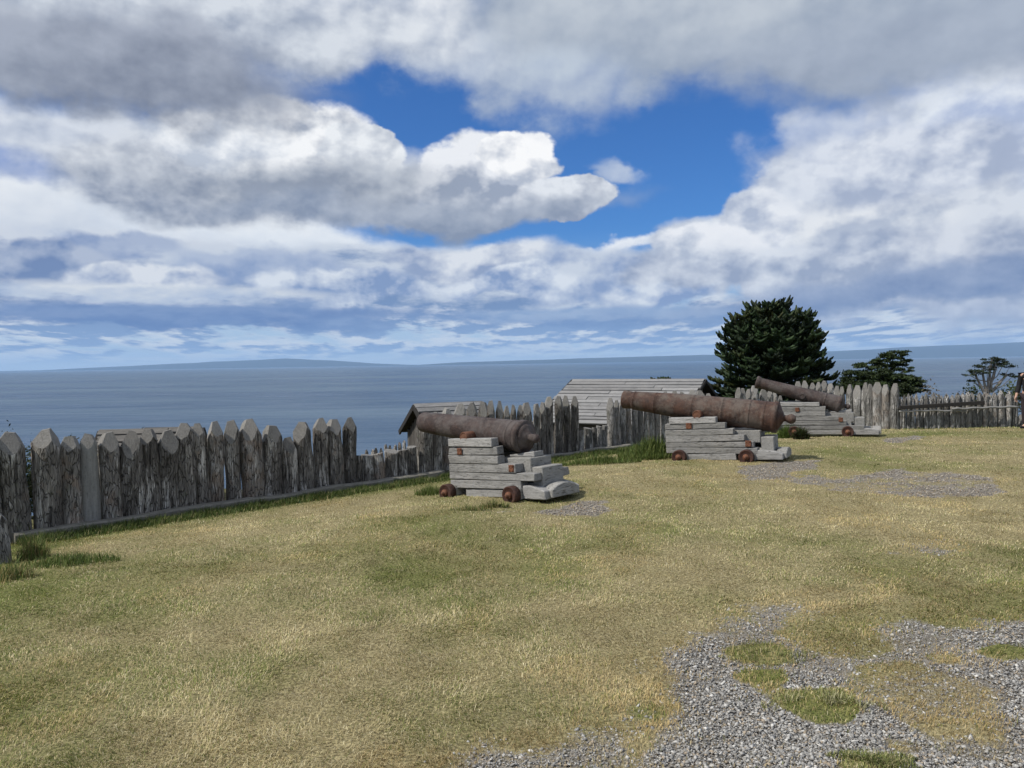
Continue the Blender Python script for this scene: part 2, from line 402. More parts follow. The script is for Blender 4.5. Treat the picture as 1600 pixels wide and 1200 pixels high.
M_KERB = wood('mossy_kerb_timber', (0.12, 0.11, 0.092), (0.42, 0.395, 0.34), (0.24, 0.205, 0.155), 'X', 1.0, 0.6, moss=0.5)
M_POLE = wood('grey_pole_wood', (0.14, 0.14, 0.135), (0.38, 0.375, 0.36), (0.25, 0.22, 0.20), 'X', 1.0, 0.5)

def rust(name, c0, c1, c2, grey, amt):
    m, gg, p, oc, rnd = material(name, 0.78, 0.35)
    a = gg.noise(oc, 6.0, 7, 0.62, 0.3); b = gg.noise(gg.mapping(oc, loc=(3, 7, 1)), 22.0, 5, 0.65)
    e = gg.noise(gg.mapping(oc, loc=(9, 2, 5)), 2.6, 4, 0.55); f = gg.noise(oc, 90.0, 3, 0.6)
    c = gg.mix(gg.sm(a, 0.34, 0.66), c0, c1)
    c = gg.mix(gg.sm(b, 0.52, 0.70) * 0.75, c, c2)
    c = gg.mix(gg.sm(e + (b - 0.5) * 0.5, 0.42, 0.66) * amt, c, grey)
    c = gg.mix(gg.sm(f, 0.40, 0.62) * 0.4, c, gg.mix(0.5, c, (0.01, 0.008, 0.008)))
    st_ = gg.noise(gg.mapping(oc, scale=(9, 9, 2.2), loc=(4, 1, 8)), 1.6, 6, 0.65)
    c = gg.mix(gg.sm(st_, 0.50, 0.68) * 0.6, c, (0.030, 0.022, 0.021))
    gg.put(p.inputs['Base Color'], c); p.inputs['Metallic'].default_value = 0.15
    gg.put(p.inputs['Roughness'], gg.lerp(b, 0.3, 0.7, 0.6, 0.9))
    gg.put(p.inputs['Normal'], gg.bump(a * 0.6 + b * 0.7 + f * 0.45, 0.8, 0.018))
    return m
M_IRON_DARK = rust('dark_rusted_iron', (0.034, 0.023, 0.021), (0.068, 0.044, 0.038), (0.12, 0.070, 0.050), (0.120, 0.104, 0.098), 0.8)
M_IRON_RED = rust('brown_rusted_iron', (0.052, 0.028, 0.021), (0.098, 0.053, 0.038), (0.165, 0.085, 0.052), (0.140, 0.118, 0.100), 0.8)
M_WHEEL = rust('wheel_rust', (0.045, 0.020, 0.015), (0.085, 0.037, 0.026), (0.13, 0.060, 0.036), (0.07, 0.05, 0.042), 0.5)
M_IRON_ORANGE = rust('orange_rusted_iron', (0.13, 0.05, 0.028), (0.23, 0.095, 0.05), (0.32, 0.15, 0.08), (0.11, 0.075, 0.06), 0.4)
def plain(name, c, rough=0.8, spec=0.3, var=0.25, sc=20):
    m, gg, p, oc, rnd = material(name, rough, spec)
    n = gg.noise(oc, sc, 4, 0.6)
    gg.put(p.inputs['Base Color'], gg.mix(n, tuple(v * (1 - var) for v in c), tuple(v * (1 + var) for v in c)))
    return m
M_BORE = plain('black_bore', (0.008, 0.007, 0.007))
def leafmat(name, rough=0.6, trans=0.15):
    m, gg, p, oc, rnd = material(name, rough, 0.25)
    a = gg.new('ShaderNodeAttribute'); a.attribute_name = 'tint'
    gg.put(p.inputs['Base Color'], E(gg, a.outputs['Color']))
    if trans:
        tr = gg.new('ShaderNodeBsdfTranslucent'); gg.put(tr.inputs[0], E(gg, a.outputs['Color']))
        mx = gg.new('ShaderNodeMixShader'); mx.inputs[0].default_value = trans
        nt = m.node_tree; out = nt.nodes['Material Output']
        nt.links.new(p.outputs[0], mx.inputs[1]); nt.links.new(tr.outputs[0], mx.inputs[2]); nt.links.new(mx.outputs[0], out.inputs[0])
    return m
M_LEAF = leafmat('leaf'); M_BLADE = leafmat('grass_blade', 0.7, 0.25)
M_TREEBARK = plain('tree_bark', (0.045, 0.038, 0.032), 0.95, 0.1, 0.4, 9)
M_TREEBARK_PALE = plain('pale_tree_bark', (0.20, 0.185, 0.17), 0.95, 0.1, 0.4, 9)

# ------------------------------------------------------------------ ground form
FENCE = np.array([(-30.0, -16.5), (-5.73, 8.78), (-1.28, 13.48), (2.67, 17.5), (5.5, 19.8), (8.9, 22.6), (10.2, 21.2), (14.2, 21.2), (60.0, 21.2)])
def fence_dist(x, y):
    """signed distance to the line of the palisade, positive on the lawn"""
    x = np.asarray(x, float); y = np.asarray(y, float)
    best = np.full(x.shape, 1e9); 
    for (ax, ay), (bx, by) in zip(FENCE, FENCE[1:]):
        ux, uy = bx - ax, by - ay; L2 = ux * ux + uy * uy
        t = np.clip(((x - ax) * ux + (y - ay) * uy) / L2, 0, 1)
        best = np.minimum(best, np.hypot(x - ax - t * ux, y - ay - t * uy))
    yf = np.interp(x, FENCE[:, 0], FENCE[:, 1])
    return np.where(y < yf, best, -best)
def vnoise(x, y, f, seed=0):
    """cheap smooth value noise"""
    x = np.asarray(x) * f + seed * 17.3; y = np.asarray(y) * f + seed * 9.1
    xi = np.floor(x).astype(np.int64); yi = np.floor(y).astype(np.int64); fx = x - xi; fy = y - yi
    fx = fx * fx * (3 - 2 * fx); fy = fy * fy * (3 - 2 * fy)
    def h(a, b):
        n = (a * 374761393 + b * 668265263 + seed * 974711) & 0x7fffffff
        n = ((n ^ (n >> 13)) * 1274126177) & 0x7fffffff
        return ((n ^ (n >> 16)) & 0xffff) / 65535.0
    return (h(xi, yi) * (1 - fx) + h(xi + 1, yi) * fx) * (1 - fy) + (h(xi, yi + 1) * (1 - fx) + h(xi + 1, yi + 1) * fx) * fy
def fbm(x, y, f, seed=0, o=4):
    s = 0; a = 1; t = 0
    for i in range(o): s = s + a * vnoise(x, y, f * 2 ** i, seed + i); t += a; a *= 0.5
    return s / t
def ground_z(x, y, detail=True):
    d = fence_dist(x, y)
    z = -0.07 * np.clip(3.2 - d, 0, 3.2)
    do = np.clip(-d, 0, None)
    z = np.where(d < 0, -0.224 - 0.15 * do - 0.0015 * do ** 2, z)
    z = np.maximum(z, -45)
    if detail:
        z = z + (fbm(x, y, 0.9, 3, 3) - 0.5) * 0.05 * np.clip(np.abs(d) + 0.2, 0, 1) * 1.0
        z = z + np.where(d < -2, (fbm(x, y, 0.25, 8, 4) - 0.5) * np.clip(do - 2, 0, 4) * 0.3, 0)
    return z
def gz(x, y): return float(ground_z(np.array([x]), np.array([y]))[0])
def on_ground(px, py):
    z = 0.0
    for _ in range(6):
        p = at(px, py, z); z = gz(p.x, p.y)
    return Vector((p.x, p.y, z))

# where the lawn is worn to gravel (outlines laid out on the ground plane)
def ground_poly(pts): return np.array([tuple(at(px, py)[:2]) for px, py in pts])
GRAVEL = [ground_poly(q) for q in [
    [(960, 1330), (985, 1200), (1010, 1150), (1045, 1105), (1030, 1070), (1000, 1035), (1010, 1010), (1100, 990), (1160, 968), (1190, 950), (1262, 942), (1258, 966), (1210, 978), (1230, 990), (1330, 984), (1420, 968), (1480, 985), (1560, 990), (1590, 972), (1800, 960), (2000, 1330)],
]]
PADS = [ground_poly(q) for q in [
    [(835, 800), (870, 786), (905, 778), (945, 780), (955, 795), (925, 806), (870, 806)],
    [(1160, 742), (1165, 728), (1240, 720), (1295, 716), (1270, 730), (1230, 745)],
    [(1375, 688), (1380, 683), (1440, 681), (1440, 686), (1400, 690)],
]]
THIN = [ground_poly(q) for q in [
    [(1285, 765), (1300, 742), (1400, 733), (1540, 742), (1575, 760), (1540, 778), (1400, 776)],
    [(1385, 865), (1400, 845), (1480, 838), (1520, 855), (1470, 870)],
    [(660, 1330), (650, 1200), (700, 1125), (760, 1112), (840, 1150), (960, 1120), (1040, 1060), (1060, 1200), (1000, 1330)],
    [(1150, 760), (1160, 740), (1300, 738), (1300, 752)],
    [(700, 792), (690, 786), (830, 796), (800, 803)],
]]
ISLES = [(1187, 1019, 62, 17, 1.0), (1285, 1100, 62, 27, 1.0), (1190, 1052, 44, 14, .8), (1200, 1072, 20, 8, .6), (1440, 1075, 110, 62, .55), (1330, 1010, 90, 25, .45),
         (1575, 1020, 48, 14, 1.0), (1360, 1192, 48, 13, 1.0), (1405, 1160, 30, 16, .6), (1010, 1112, 30, 14, .8), (960, 1120, 40, 20, .5), (1300, 990, 70, 14, .5), (1480, 1030, 40, 14, .5), (910, 1165, 60, 10, .4), (1500, 1150, 70, 30, .35)]
ISLES = [(at(cx, cy)[:2], abs(at(cx + rx, cy).x - at(cx, cy).x), abs(at(cx, cy - ry).y - at(cx, cy + ry).y) / 2, k) for cx, cy, rx, ry, k in ISLES]
def poly_sd(P, x, y):
    """signed distance to a polygon, positive inside"""
    ins = np.zeros(x.shape, bool); dist = np.full(x.shape, 1e9)
    n = len(P)
    for i in range(n):
        ax, ay = P[i]; bx, by = P[(i + 1) % n]
        cond = (ay > y) != (by > y)
        with np.errstate(divide='ignore', invalid='ignore'):
            xi = (bx - ax) * (y - ay) / (by - ay if by != ay else 1e-9) + ax
        ins ^= cond & (x < xi)
        ux, uy = bx - ax, by - ay; L2 = ux * ux + uy * uy + 1e-12
        t = np.clip(((x - ax) * ux + (y - ay) * uy) / L2, 0, 1)
        dist = np.minimum(dist, np.hypot(x - ax - t * ux, y - ay - t * uy))
    return np.where(ins, dist, -dist)
def stepf(x, a, b):
    t = np.clip((x - a) / (b - a), 0, 1); return t * t * (3 - 2 * t)
def gravel_mask(x, y):
    """1 where stones cover the ground, 0 where turf does"""
    x = np.asarray(x, float); y = np.asarray(y, float)
    wob = (fbm(x, y, 2.2, 21, 5) - 0.5); k = 0.02 * y
    m = np.zeros(x.shape)
    for P in GRAVEL: m = np.maximum(m, stepf(poly_sd(P, x, y) + wob * 0.75 + (fbm(x, y, 9.0, 23, 2) - .5) * .16, -0.26, 0.24))
    for (c, rx, ry, s) in ISLES:
        q = 1 - np.hypot((x - c[0]) / rx, (y - c[1]) / ry) + wob * 1.1
        m = m * (1 - s * stepf(q, -0.12, 0.22))
    m = m * (0.62 + 0.38 * stepf(fbm(x, y, 1.5, 31, 4), 0.38, 0.55))
    for P in PADS: m = np.maximum(m, .85 * stepf(poly_sd(P, x, y) + wob * 0.6, -0.14, 0.16))
    for P, sk in zip(THIN, (0.66, 0.5, 0.46, 0.5, 0.4)): m = np.maximum(m, sk * stepf(poly_sd(P, x, y) + wob * 0.8, -0.2, 0.25) * (0.7 + 0.65 * stepf(fbm(x, y, 2.6, 41, 3), 0.4, 0.62)))
    return np.clip(m, 0, 1)
def green_field(x, y):
    """0 dry straw .. 1 fresh green"""
    d = fence_dist(x, y)
    gfield = 0.20 + (fbm(x, y, 0.45, 51, 4) - 0.5) * 1.3 + (fbm(x, y, 1.7, 55, 4) - 0.5) * 1.1
    gfield = gfield + 0.75 * stepf(d, 1.3, 0.25)  # greener grass by the palisade, partly painting its shadow
    gfield = gfield + 0.6 * stepf(x - (-0.50 * y + 0.4) + (fbm(x, y, 0.9, 57, 3) - .5) * 1.6, 0.6, -1.4) * stepf(y, 9.5, 5)
    gfield = gfield + 0.12 * stepf(y, 9, 14)
    for (c, rx, ry, s) in ISLES:
        if s > .7: gfield = gfield + .65 * stepf(np.hypot((x - c[0]) / rx, (y - c[1]) / ry), 1.3, .7)
    return np.clip(gfield, 0, 1)

# ------------------------------------------------------------------ ground sheet
def axis_pts(segs):
    out = []
    for a, b, n, p in segs:
        t = np.linspace(0, 1, n, endpoint=False); out.append(a + (b - a) * t ** p if p > 0 else b + (a - b) * (1 - t) ** (-p))
    return np.unique(np.concatenate(out + [[segs[-1][1]]]))
gx = axis_pts([(-400, -30, 26, -2.2), (-30, -7, 110, 1), (-7, 9, 270, 1), (9, 18, 90, 1), (18, 50, 60, 1), (50, 400, 26, 2.2)])
gy = axis_pts([(-60, 0, 30, 1), (0, 2.6, 14, 1), (2.6, 12, 200, 1), (12, 24, 130, 1), (24, 60, 110, 1), (60, 420, 40, 1.8)])
XX, YY = np.meshgrid(gx, gy); xf = XX.ravel(); yf = YY.ravel()
zf = ground_z(xf, yf)
gm = gravel_mask(xf, yf); near = (yf > 2) & (yf < 24) & (np.abs(xf) < 20)
gm = np.where(near, gm, 0)
zf = zf - 0.022 * gm + np.where(near, (fbm(xf, yf, 6.0, 61, 2) - 0.5) * 0.02, 0)
nx, ny = len(gx), len(gy)
ii = (np.arange(ny - 1)[:, None] * nx + np.arange(nx - 1)[None, :]).ravel()
loops = np.stack([ii, ii + 1, ii + nx + 1, ii + nx], 1).ravel()
mg, gg, p, oc, rnd = material('ground', 0.95, 0.1)
geo = gg.new('ShaderNodeNewGeometry'); pos = geo.outputs['Position']
at_ = gg.new('ShaderNodeAttribute'); at_.attribute_name = 'zones'
zr, zg, zb = gg.sep(E(gg, at_.outputs['Color']))
f1 = gg.noise(pos, 55.0, 4, 0.65); f2 = gg.noise(pos, 14.0, 5, 0.6); f3 = gg.noise(pos, 3.0, 4, 0.55)
dry = gg.mix(gg.sm(f1, 0.35, 0.65), (0.145, 0.118, 0.060), (0.38, 0.325, 0.178))
grn = gg.mix(gg.sm(f1, 0.35, 0.65), (0.07, 0.08, 0.024), (0.20, 0.205, 0.07))
turf = gg.mix(gg.math('ADD', zg, (f2 - 0.5) * 0.7 + (f3 - 0.5) * 0.5, clamp=True), dry, grn)
turf = gg.mix(gg.sm(f3 + (f2 - 0.5) * 0.4, 0.62, 0.74) * 0.4, turf, (0.27, 0.215, 0.14))
dirt = gg.mix(f2, (0.105, 0.088, 0.068), (0.27, 0.235, 0.185))
vv = gg.voro(pos, 48.0, out=1); _a, _b, stv = gg.sep(vv)
dirt = gg.mix(0.65, dirt, gg.mix(_a, (0.125, 0.116, 0.103), (0.34, 0.32, 0.29)))
cg = gg.mix(gg.sm(zr + (f2 - 0.5) * 0.5, 0.35, 0.65), turf, dirt)
wild = gg.mix(gg.sm(f2, 0.35, 0.65), (0.045, 0.05, 0.02), (0.17, 0.15, 0.07))
cg = gg.mix(zb, cg, wild)
gg.put(p.inputs['Base Color'], cg)
gg.put(p.inputs['Normal'], gg.bump(f1 * 0.7 + f2 * 0.6, 0.9, 0.03))
me = mesh_arrays('ground', np.stack([xf, yf, zf], 1), loops, np.arange(len(ii)) * 4, np.full(len(ii), 4), [mg], True)
dd = fence_dist(xf, yf)
col_attr(me, 'zones', np.stack([gm, green_field(xf, yf), stepf(dd, -0.3, -1.2)], 1))
ground = tag(link('ground', me), kind='structure')

# sea
ms, gg, p, oc, rnd = material('sea_water', 0.22, 0.5)
geo = gg.new('ShaderNodeNewGeometry'); pos = geo.outputs['Position']
big = gg.noise(gg.mapping(pos, scale=(0.0011, 0.0034, 0.001)), 1.0, 6, 0.6)
w1 = gg.noise(gg.mapping(pos, scale=(0.10, 0.26, 0.2), rot=(0, 0, 0.25)), 1.0, 5, 0.6)
w2 = gg.noise(gg.mapping(pos, scale=(0.012, 0.045, 0.03), rot=(0, 0, 0.12)), 1.0, 4, 0.6)
gg.put(p.inputs['Base Color'], gg.mix(gg.sm(big, 0.38, 0.64), (0.016, 0.052, 0.108), (0.085, 0.132, 0.185)))
foam = gg.sm(gg.noise(gg.mapping(pos, scale=(0.045, 0.16, 0.1), rot=(0, 0, 0.2)), 1.0, 5, 0.7), 0.66, 0.74)
bc = p.inputs['Base Color'].links[0].from_socket
gg.put(p.inputs['Base Color'], gg.mix(foam * 0.30, bc, (0.55, 0.58, 0.60)))
p.inputs['IOR'].default_value = 1.33
gg.put(p.inputs['Roughness'], gg.lerp(big + (w2 - 0.5) * 0.6, 0.3, 0.7, 0.24, 0.52))
gg.put(p.inputs['Normal'], gg.bump(w1 * 0.5 + w2 * 1.4, 1.0, 2.2))
rs = [60, 140, 260, 420, 700, 1200, 2200, 4000, 8000, 16000, 24000, 32500]
V = []; Fc = []; ns = 96
for i, r in enumerate(rs):
    for k in range(ns): V.append((r * math.cos(2 * math.pi * k / ns), r * math.sin(2 * math.pi * k / ns), -30.0))
for i in range(len(rs) - 1):
    for k in range(ns):
        a = i * ns + k; b = i * ns + (k + 1) % ns; Fc.append((a, b, b + ns, a + ns))
V.append((0, 0, -30.0)); Fc += [(len(V) - 1, k, (k + 1) % ns) for k in range(ns)]
sea = tag(link('water', mesh_np('water', V, Fc, [ms])), kind='structure')

# far shores across the strait
def ridge(name, crest, dist, depth, seed):
    xs = np.linspace(crest[0][0], crest[-1][0], 160)
    ys = np.interp(xs, [c[0] for c in crest], [c[1] for c in crest])
    rows = 9; V = []; Fc = []
    for j in range(rows):
        f = math.sin(math.pi * j / (rows - 1)); f = f ** 0.7
        for i, (cx, h) in enumerate(zip(xs, ys)):
            D = dist + depth * (j / (rows - 1) - 0.5)
            X = (cx - 800) / F_PX * D
            hh = max(h, 0) / F_PX * dist * (0.93 + 0.14 * float(vnoise(np.array([i * 0.21]), np.array([j * 0.6]), 1.0, seed)[0]))
            V.append((X, D, -30.5 + (hh + 0.5 * (h > 0)) * f))
    for j in range(rows - 1):
        for i in range(len(xs) - 1):
            a = j * len(xs) + i; Fc.append((a, a + 1, a + len(xs) + 1, a + len(xs)))
    return tag(link(name, mesh_np(name, V, Fc, [M_HILL], True)), kind='structure')
M_HILL = plain('far_shore_ground', (0.028, 0.034, 0.034), 0.95, 0.1, 0.3, 0.0012)
ridge('hills', [(-400, 0), (60, 1), (180, 5), (300, 9), (400, 12), (450, 13), (520, 10), (585, 4), (640, 1), (680, 0)], 26000, 5000, 1)
ridge('hills', [(640, 0), (720, 4), (800, 5), (900, 7), (1000, 8), (1100, 10), (1190, 9), (1290, 13), (1400, 16), (1480, 19), (1560, 21), (1640, 23), (1900, 28), (2300, 24)], 24000, 6000, 2)
# the air over the strait
mh = bpy.data.materials.new('haze'); mh.use_nodes = True; mh.node_tree.nodes.clear()
pv = mh.node_tree.nodes.new('ShaderNodeVolumePrincipled'); mo = mh.node_tree.nodes.new('ShaderNodeOutputMaterial')
pv.inputs['Color'].default_value = (0.46, 0.69, 1.0, 1); pv.inputs['Density'].default_value = 3.4e-5
mh.node_tree.links.new(pv.outputs[0], mo.inputs['Volume'])
bm = bmesh.new(); bmesh.ops.create_cube(bm, size=1.0)
for v in bm.verts: v.co = Vector((v.co.x * 66000, v.co.y * 66000, -47.0 if v.co.z < 0 else 640.0))
tag(link('haze', bm_mesh('haze', bm, [mh])), kind='stuff')

# ------------------------------------------------------------------ palisade
def stake_mesh(h, r, mats, seed, seg=14, rings=12, tip=0.2, nf=4, face=None, wob=1.0, flat=0.3, below=0.22):
    """a rough log stake with an axe-cut point; local z up, ground at 0"""
    rnd = random.Random(seed)
    bm = bmesh.new(); prev = None; ph = rnd.uniform(0, 100)
    top = h + 0.12
    lx, ly = rnd.uniform(-.02, .02) * wob, rnd.uniform(-.02, .02) * wob
    taper = rnd.uniform(0.02, 0.14)
    for i in range(rings + 1):
        z = -below + (top + below) * i / rings; f = z / h
        cx = lx * math.sin(f * 2.6 + ph) + 0.5 * lx * f; cy = ly * math.sin(f * 2.1 + ph * 2)
        rr = r * (1 + taper * (0.5 - f) + 0.06 * math.sin(f * 5 + ph) * wob)
        ring = []
        for k in range(seg):
            a = 2 * math.pi * k / seg
            q = mnoise.noise(Vector((math.cos(a) * 1.6 + ph, math.sin(a) * 1.6, z * 1.6))) * 0.16
            q += mnoise.noise(Vector((math.cos(a) * 4.5 + ph, math.sin(a) * 4.5, z * 3.2))) * 0.10
            q += mnoise.noise(Vector((math.cos(a) * 9 + ph, math.sin(a) * 9, z * 5))) * 0.07
            q += 0.05 * math.sin(a * 2 + ph)
            R_ = rr * (1 + q * wob)
            ring.append(bm.verts.new((cx + R_ * math.cos(a), cy + R_ * math.sin(a), z)))
        if prev:
            for k in range(seg): bm.faces.new((prev[k], prev[(k + 1) % seg], ring[(k + 1) % seg], ring[k]))
        else: bm.faces.new(ring[::-1])
        prev = ring
    bm.faces.new(prev)
    for f in bm.faces: f.smooth = True
    cx = lx * math.sin(2.6 + ph) + 0.5 * lx; cy = ly * math.sin(2.1 + ph * 2)
    def cut(co, no):
        res = bmesh.ops.bisect_plane(bm, geom=bm.verts[:] + bm.edges[:] + bm.faces[:], plane_co=co, plane_no=no, clear_outer=True)
        ed = [e for e in res['geom_cut'] if isinstance(e, bmesh.types.BMEdge)]
        if len(ed) > 2:
            try:
                rr = bmesh.ops.edgeloop_fill(bm, edges=ed)
                for f in rr['faces']: f.material_index = 1; f.smooth = False
            except Exception: pass
    a0 = rnd.uniform(0, 6.28) if face is None else face + rnd.uniform(-.45, .45)
    for k in range(nf):
        a = a0 + 2 * math.pi * k / nf + rnd.uniform(-.25, .25)
        e = r * flat * rnd.uniform(0.6, 1.5) * (.8 if k == 0 else 1); L = tip * rnd.uniform(0.75, 1.3) * (1.25 if k == 0 else .95)
        n = Vector((math.cos(a) * L, math.sin(a) * L, r - e)).normalized()
        cut(Vector((cx + e * math.cos(a), cy + e * math.sin(a), h)), n)
    cut(Vector((cx, cy, h)), Vector((rnd.uniform(-.25, .25), rnd.uniform(-.25, .25), 1)).normalized())
    me = bpy.data.meshes.new('stake'); bm.to_mesh(me); bm.free()
    for m in mats: me.materials.append(m)
    return me
def hit_line(px, py, A, B):
    """where the view column of a pixel crosses the fence line in plan"""
    d = ray(px, py); ax, ay = A; ux, uy = B[0] - A[0], B[1] - A[1]
    t = (ax * uy - ay * ux) / (d.x * uy - d.y * ux)
    return d.x * t, d.y * t
def top_z(px, py, x, y):
    d = ray(px, py); return EYE + d.z * math.hypot(x, y) / math.hypot(d.x, d.y)
SEED = [100]
def palisade(name, label, cat, stakes, A, B, mats, group=None, tip=0.2, nf=4, part='stake', far=False, back=0.0, wob=1.0, flat=0.3, mats2=None):
    """stakes: (left px, right px, top py) along the ground line A-B"""
    ux, uy = B[0] - A[0], B[1] - A[1]; L = math.hypot(ux, uy); nxm, nym = -uy / L, ux / L
    A2 = (A[0] + nxm * back, A[1] + nym * back); B2 = (B[0] + nxm * back, B[1] + nym * back)
    mx, my = hit_line((stakes[0][0] + stakes[-1][1]) / 2, 700, A2, B2)
    root = tag(empty(name, (mx, my, gz(mx, my))), label, cat, group)
    out = []
    for s in stakes:
        l, r_, t = s[:3]; px = (l + r_) / 2
        x, y = hit_line(px, t + 40, A2, B2)
        w = (r_ - l) / F_PX * y; zb = gz(x, y); h = top_z(px, t, x, y) - zb
        SEED[0] += 1
        mm = mats2[s[3]] if len(s) > 3 else mats
        me = stake_mesh(h, w / 2 * 1.06, mm, SEED[0], 12 if far else 22, 9 if far else 20, tip, nf , math.atan2(-y, -x), wob, flat)
        o = link(part, me, root); o.location = (x - mx, y - my, zb - root.location.z)
        o.rotation_euler = (random.uniform(-.02, .02), random.uniform(-.025, .025), 0)
        out.append((x, y, zb, h))
    return root, out
K = [tuple(p) for p in FENCE]
WOODS = {'s': [M_SMOOTH, M_CUT], 'p': [M_BARK_PALE, M_CUT]}
near_stakes = [(-36, -2, 672), (0, 40, 675), (53, 92, 671), (93, 123, 682), (124, 150, 678, 's'), (157, 187, 676), (187, 218, 673), (218, 245, 671), (246, 275, 672),
    (276, 304, 661), (304, 326, 661), (327, 350, 658), (352, 376, 657), (377, 408, 655), (409, 438, 665), (439, 464, 683), (464, 489, 659), (490, 513, 654), (513, 536, 655), (536, 557, 652)]
palisade('palisade', 'longest palisade of dark sharpened logs, nearest the viewer, along the left side of the lawn', 'palisade', near_stakes, K[1], K[2], [M_BARK, M_CUT], 'palisades round the fort', mats2=WOODS, back=0.12, tip=0.20)
low_stakes = [(556, 566, 712), (565, 583, 711), (582, 602, 709), (601, 621, 705), (620, 638, 703), (637, 652, 698)]
lr, lo = palisade('low_palisade', 'low row of flat-topped logs rising toward the nearest cannon, below a small hut', 'palisade', low_stakes, K[1], K[2], [M_BARK, M_CUT], 'low gun openings in the palisade', nf=0, back=0.12)
def rail_between(root, name, p, q, w, h, mat, jit=0.004):
    p, q = Vector(p), Vector(q); d = q - p; bm = bmesh.new()
    add_box(bm, (0, 0, 0), (d.length, w, h), 0.008, None, jit)
    o = link(name, bm_mesh(name, bm, [mat]), root); o.matrix_parent_inverse = Matrix()
    o.location = (p + q) / 2 - (root.location if root else Vector()); o.rotation_euler = d.to_track_quat('X', 'Z').to_euler()
    return o
mid_stakes = [(651, 675, 646), (675, 690, 644), (689, 708, 638), (709, 728, 631), (729, 747, 629), (747, 762, 628), (762, 774, 626), (774, 786, 626), (786, 796, 634), (796, 806, 633), (806, 816, 633),
    (816, 832, 629), (832, 843, 631), (843, 853, 629), (852, 866, 620), (866, 879, 619), (879, 892, 618), (891, 903, 619)]
palisade('palisade', 'palisade of tall pointed logs behind the nearest cannon', 'palisade', mid_stakes, K[2], K[3], [M_BARK, M_CUT], 'palisades round the fort', back=0.12, tip=0.22)
low2 = [(903, 912, 673), (912, 925, 669), (925, 933, 668), (933, 941, 666), (941, 949, 665)]
palisade('low_palisade', 'low row of flat-topped logs below the plank roof, between two taller palisades', 'palisade', low2, K[2], K[3], [M_BARK_PALE, M_CUT], 'low gun openings in the palisade', nf=0, back=0.12)
mid2 = [(948, 961, 622), (961, 969, 625), (968, 978, 624), (978, 987, 620), (987, 996, 622), (996, 1005, 618), (1005, 1013, 619), (1013, 1022, 616), (1022, 1031, 617)]
mid2b = [(1031, 1045, 612), (1046, 1060, 611), (1060, 1072, 613), (1072, 1089, 609), (1089, 1103, 610), (1103, 1115, 615)]
palisade('palisade', 'palisade of pointed logs behind the barrel of the largest cannon', 'palisade', mid2 + mid2b, K[3], K[4], [M_BARK_PALE, M_CUT], 'palisades round the fort', far=True, back=0.12)
far1 = [(1115, 1127, 648), (1127, 1138, 646), (1138, 1148, 645), (1148, 1158, 606), (1157, 1166, 607), (1166, 1175, 608), (1175, 1186, 603), (1186, 1197, 608), (1197, 1208, 610), (1208, 1217, 612), (1217, 1225, 618)]
palisade('palisade', 'short run of pale pointed logs under the big dark tree, left of the raised cannon', 'palisade', far1, K[4], K[5], [M_BARK_PALE, M_CUT], 'palisades round the fort', far=True, back=0.1)
far2 = [(1225, 1234, 638), (1234, 1243, 636), (1243, 1253, 596), (1254, 1264, 595), (1264, 1273, 598), (1273, 1283, 597), (1282, 1293, 595), (1292, 1302, 599)]
far3 = [(1302, 1312, 603), (1312, 1321, 604), (1321, 1332, 601), (1333, 1345, 602), (1346, 1355, 598), (1354, 1365, 600), (1365, 1379, 597), (1379, 1391, 601), (1392, 1405, 599)]
palisade('palisade', 'pale pointed logs rising behind the barrel of the raised cannon', 'palisade', far2, K[4], K[5], [M_BARK_PALE, M_CUT], 'palisades round the fort', far=True, back=0.1)
palisade('palisade', 'tall grey logs with rounded points, right of the raised cannon beside the picket fence', 'palisade', far3, K[5], (10.9, 20.9), [M_BARK_PALE, M_CUT], 'palisades round the fort', far=True, back=0.0, tip=0.28)
pk = [(1406.5, 620, 5), (1412, 617, 6), (1419, 615, 6), (1426, 617, 6), (1433, 615, 6), (1439, 617, 5.5), (1446, 615, 7), (1453, 619, 5.5), (1459, 613, 7), (1466, 616, 7), (1471.5, 618, 4.5), (1478, 615, 8), (1487, 617, 8), (1496, 613, 8), (1503.5, 613, 7),
      (1513, 612, 9), (1521, 613, 8), (1529, 613, 8), (1538, 612, 9), (1546, 616, 7), (1553, 613, 9), (1565, 610, 11), (1575.5, 611, 9), (1582, 617, 5.5), (1587, 620, 5.5), (1605, 626, 9), (1616, 612, 9), (1627, 614, 9), (1638, 612, 9), (1649, 613, 9)]
pr, po = palisade('picket_fence', 'low fence of slim grey pickets with two poles nailed along it', 'fence', [(a - w / 2, a + w / 2, t) for a, t, w in pk], K[6], K[7], [M_BARK_PALE, M_BARK_PALE], part='picket', far=True, tip=0.16, wob=0.7, flat=0.15)
stub, _ = palisade('wooden_post', 'short weathered post beside the person at the end of the picket fence', 'post', [(1591, 1599, 648)], K[6], K[7], [M_BARK_PALE, M_CUT], part='post_body', far=True, nf=3, tip=0.1)
stub, _ = palisade('wooden_post', 'low grey stump in the lawn at the left edge, in front of the kerb timber', 'post', [(-22, 12, 800)], (-4.9, 7.4), (-4.2, 7.4), [M_BARK_PALE, M_CUT], part='post_body', nf=3, tip=0.1)
def pole(root, pts, r, mat, name, Y):
    bm = bmesh.new(); P3 = [at_depth(px, py, Y) - root.location for px, py in pts]
    n = 14; Q = []
    for i in range(n + 1):
        f = i / n * (len(P3) - 1); k = min(int(f), len(P3) - 2); Q.append(P3[k].lerp(P3[k + 1], f - k) + Vector((0, 0, 0.012 * math.sin(i * 1.7))))
    add_tube(bm, Q, [r * (1 + .12 * math.sin(i * 2.1)) for i in range(n + 1)], 8)
    return link(name, bm_mesh(name, bm, [mat], True), root)
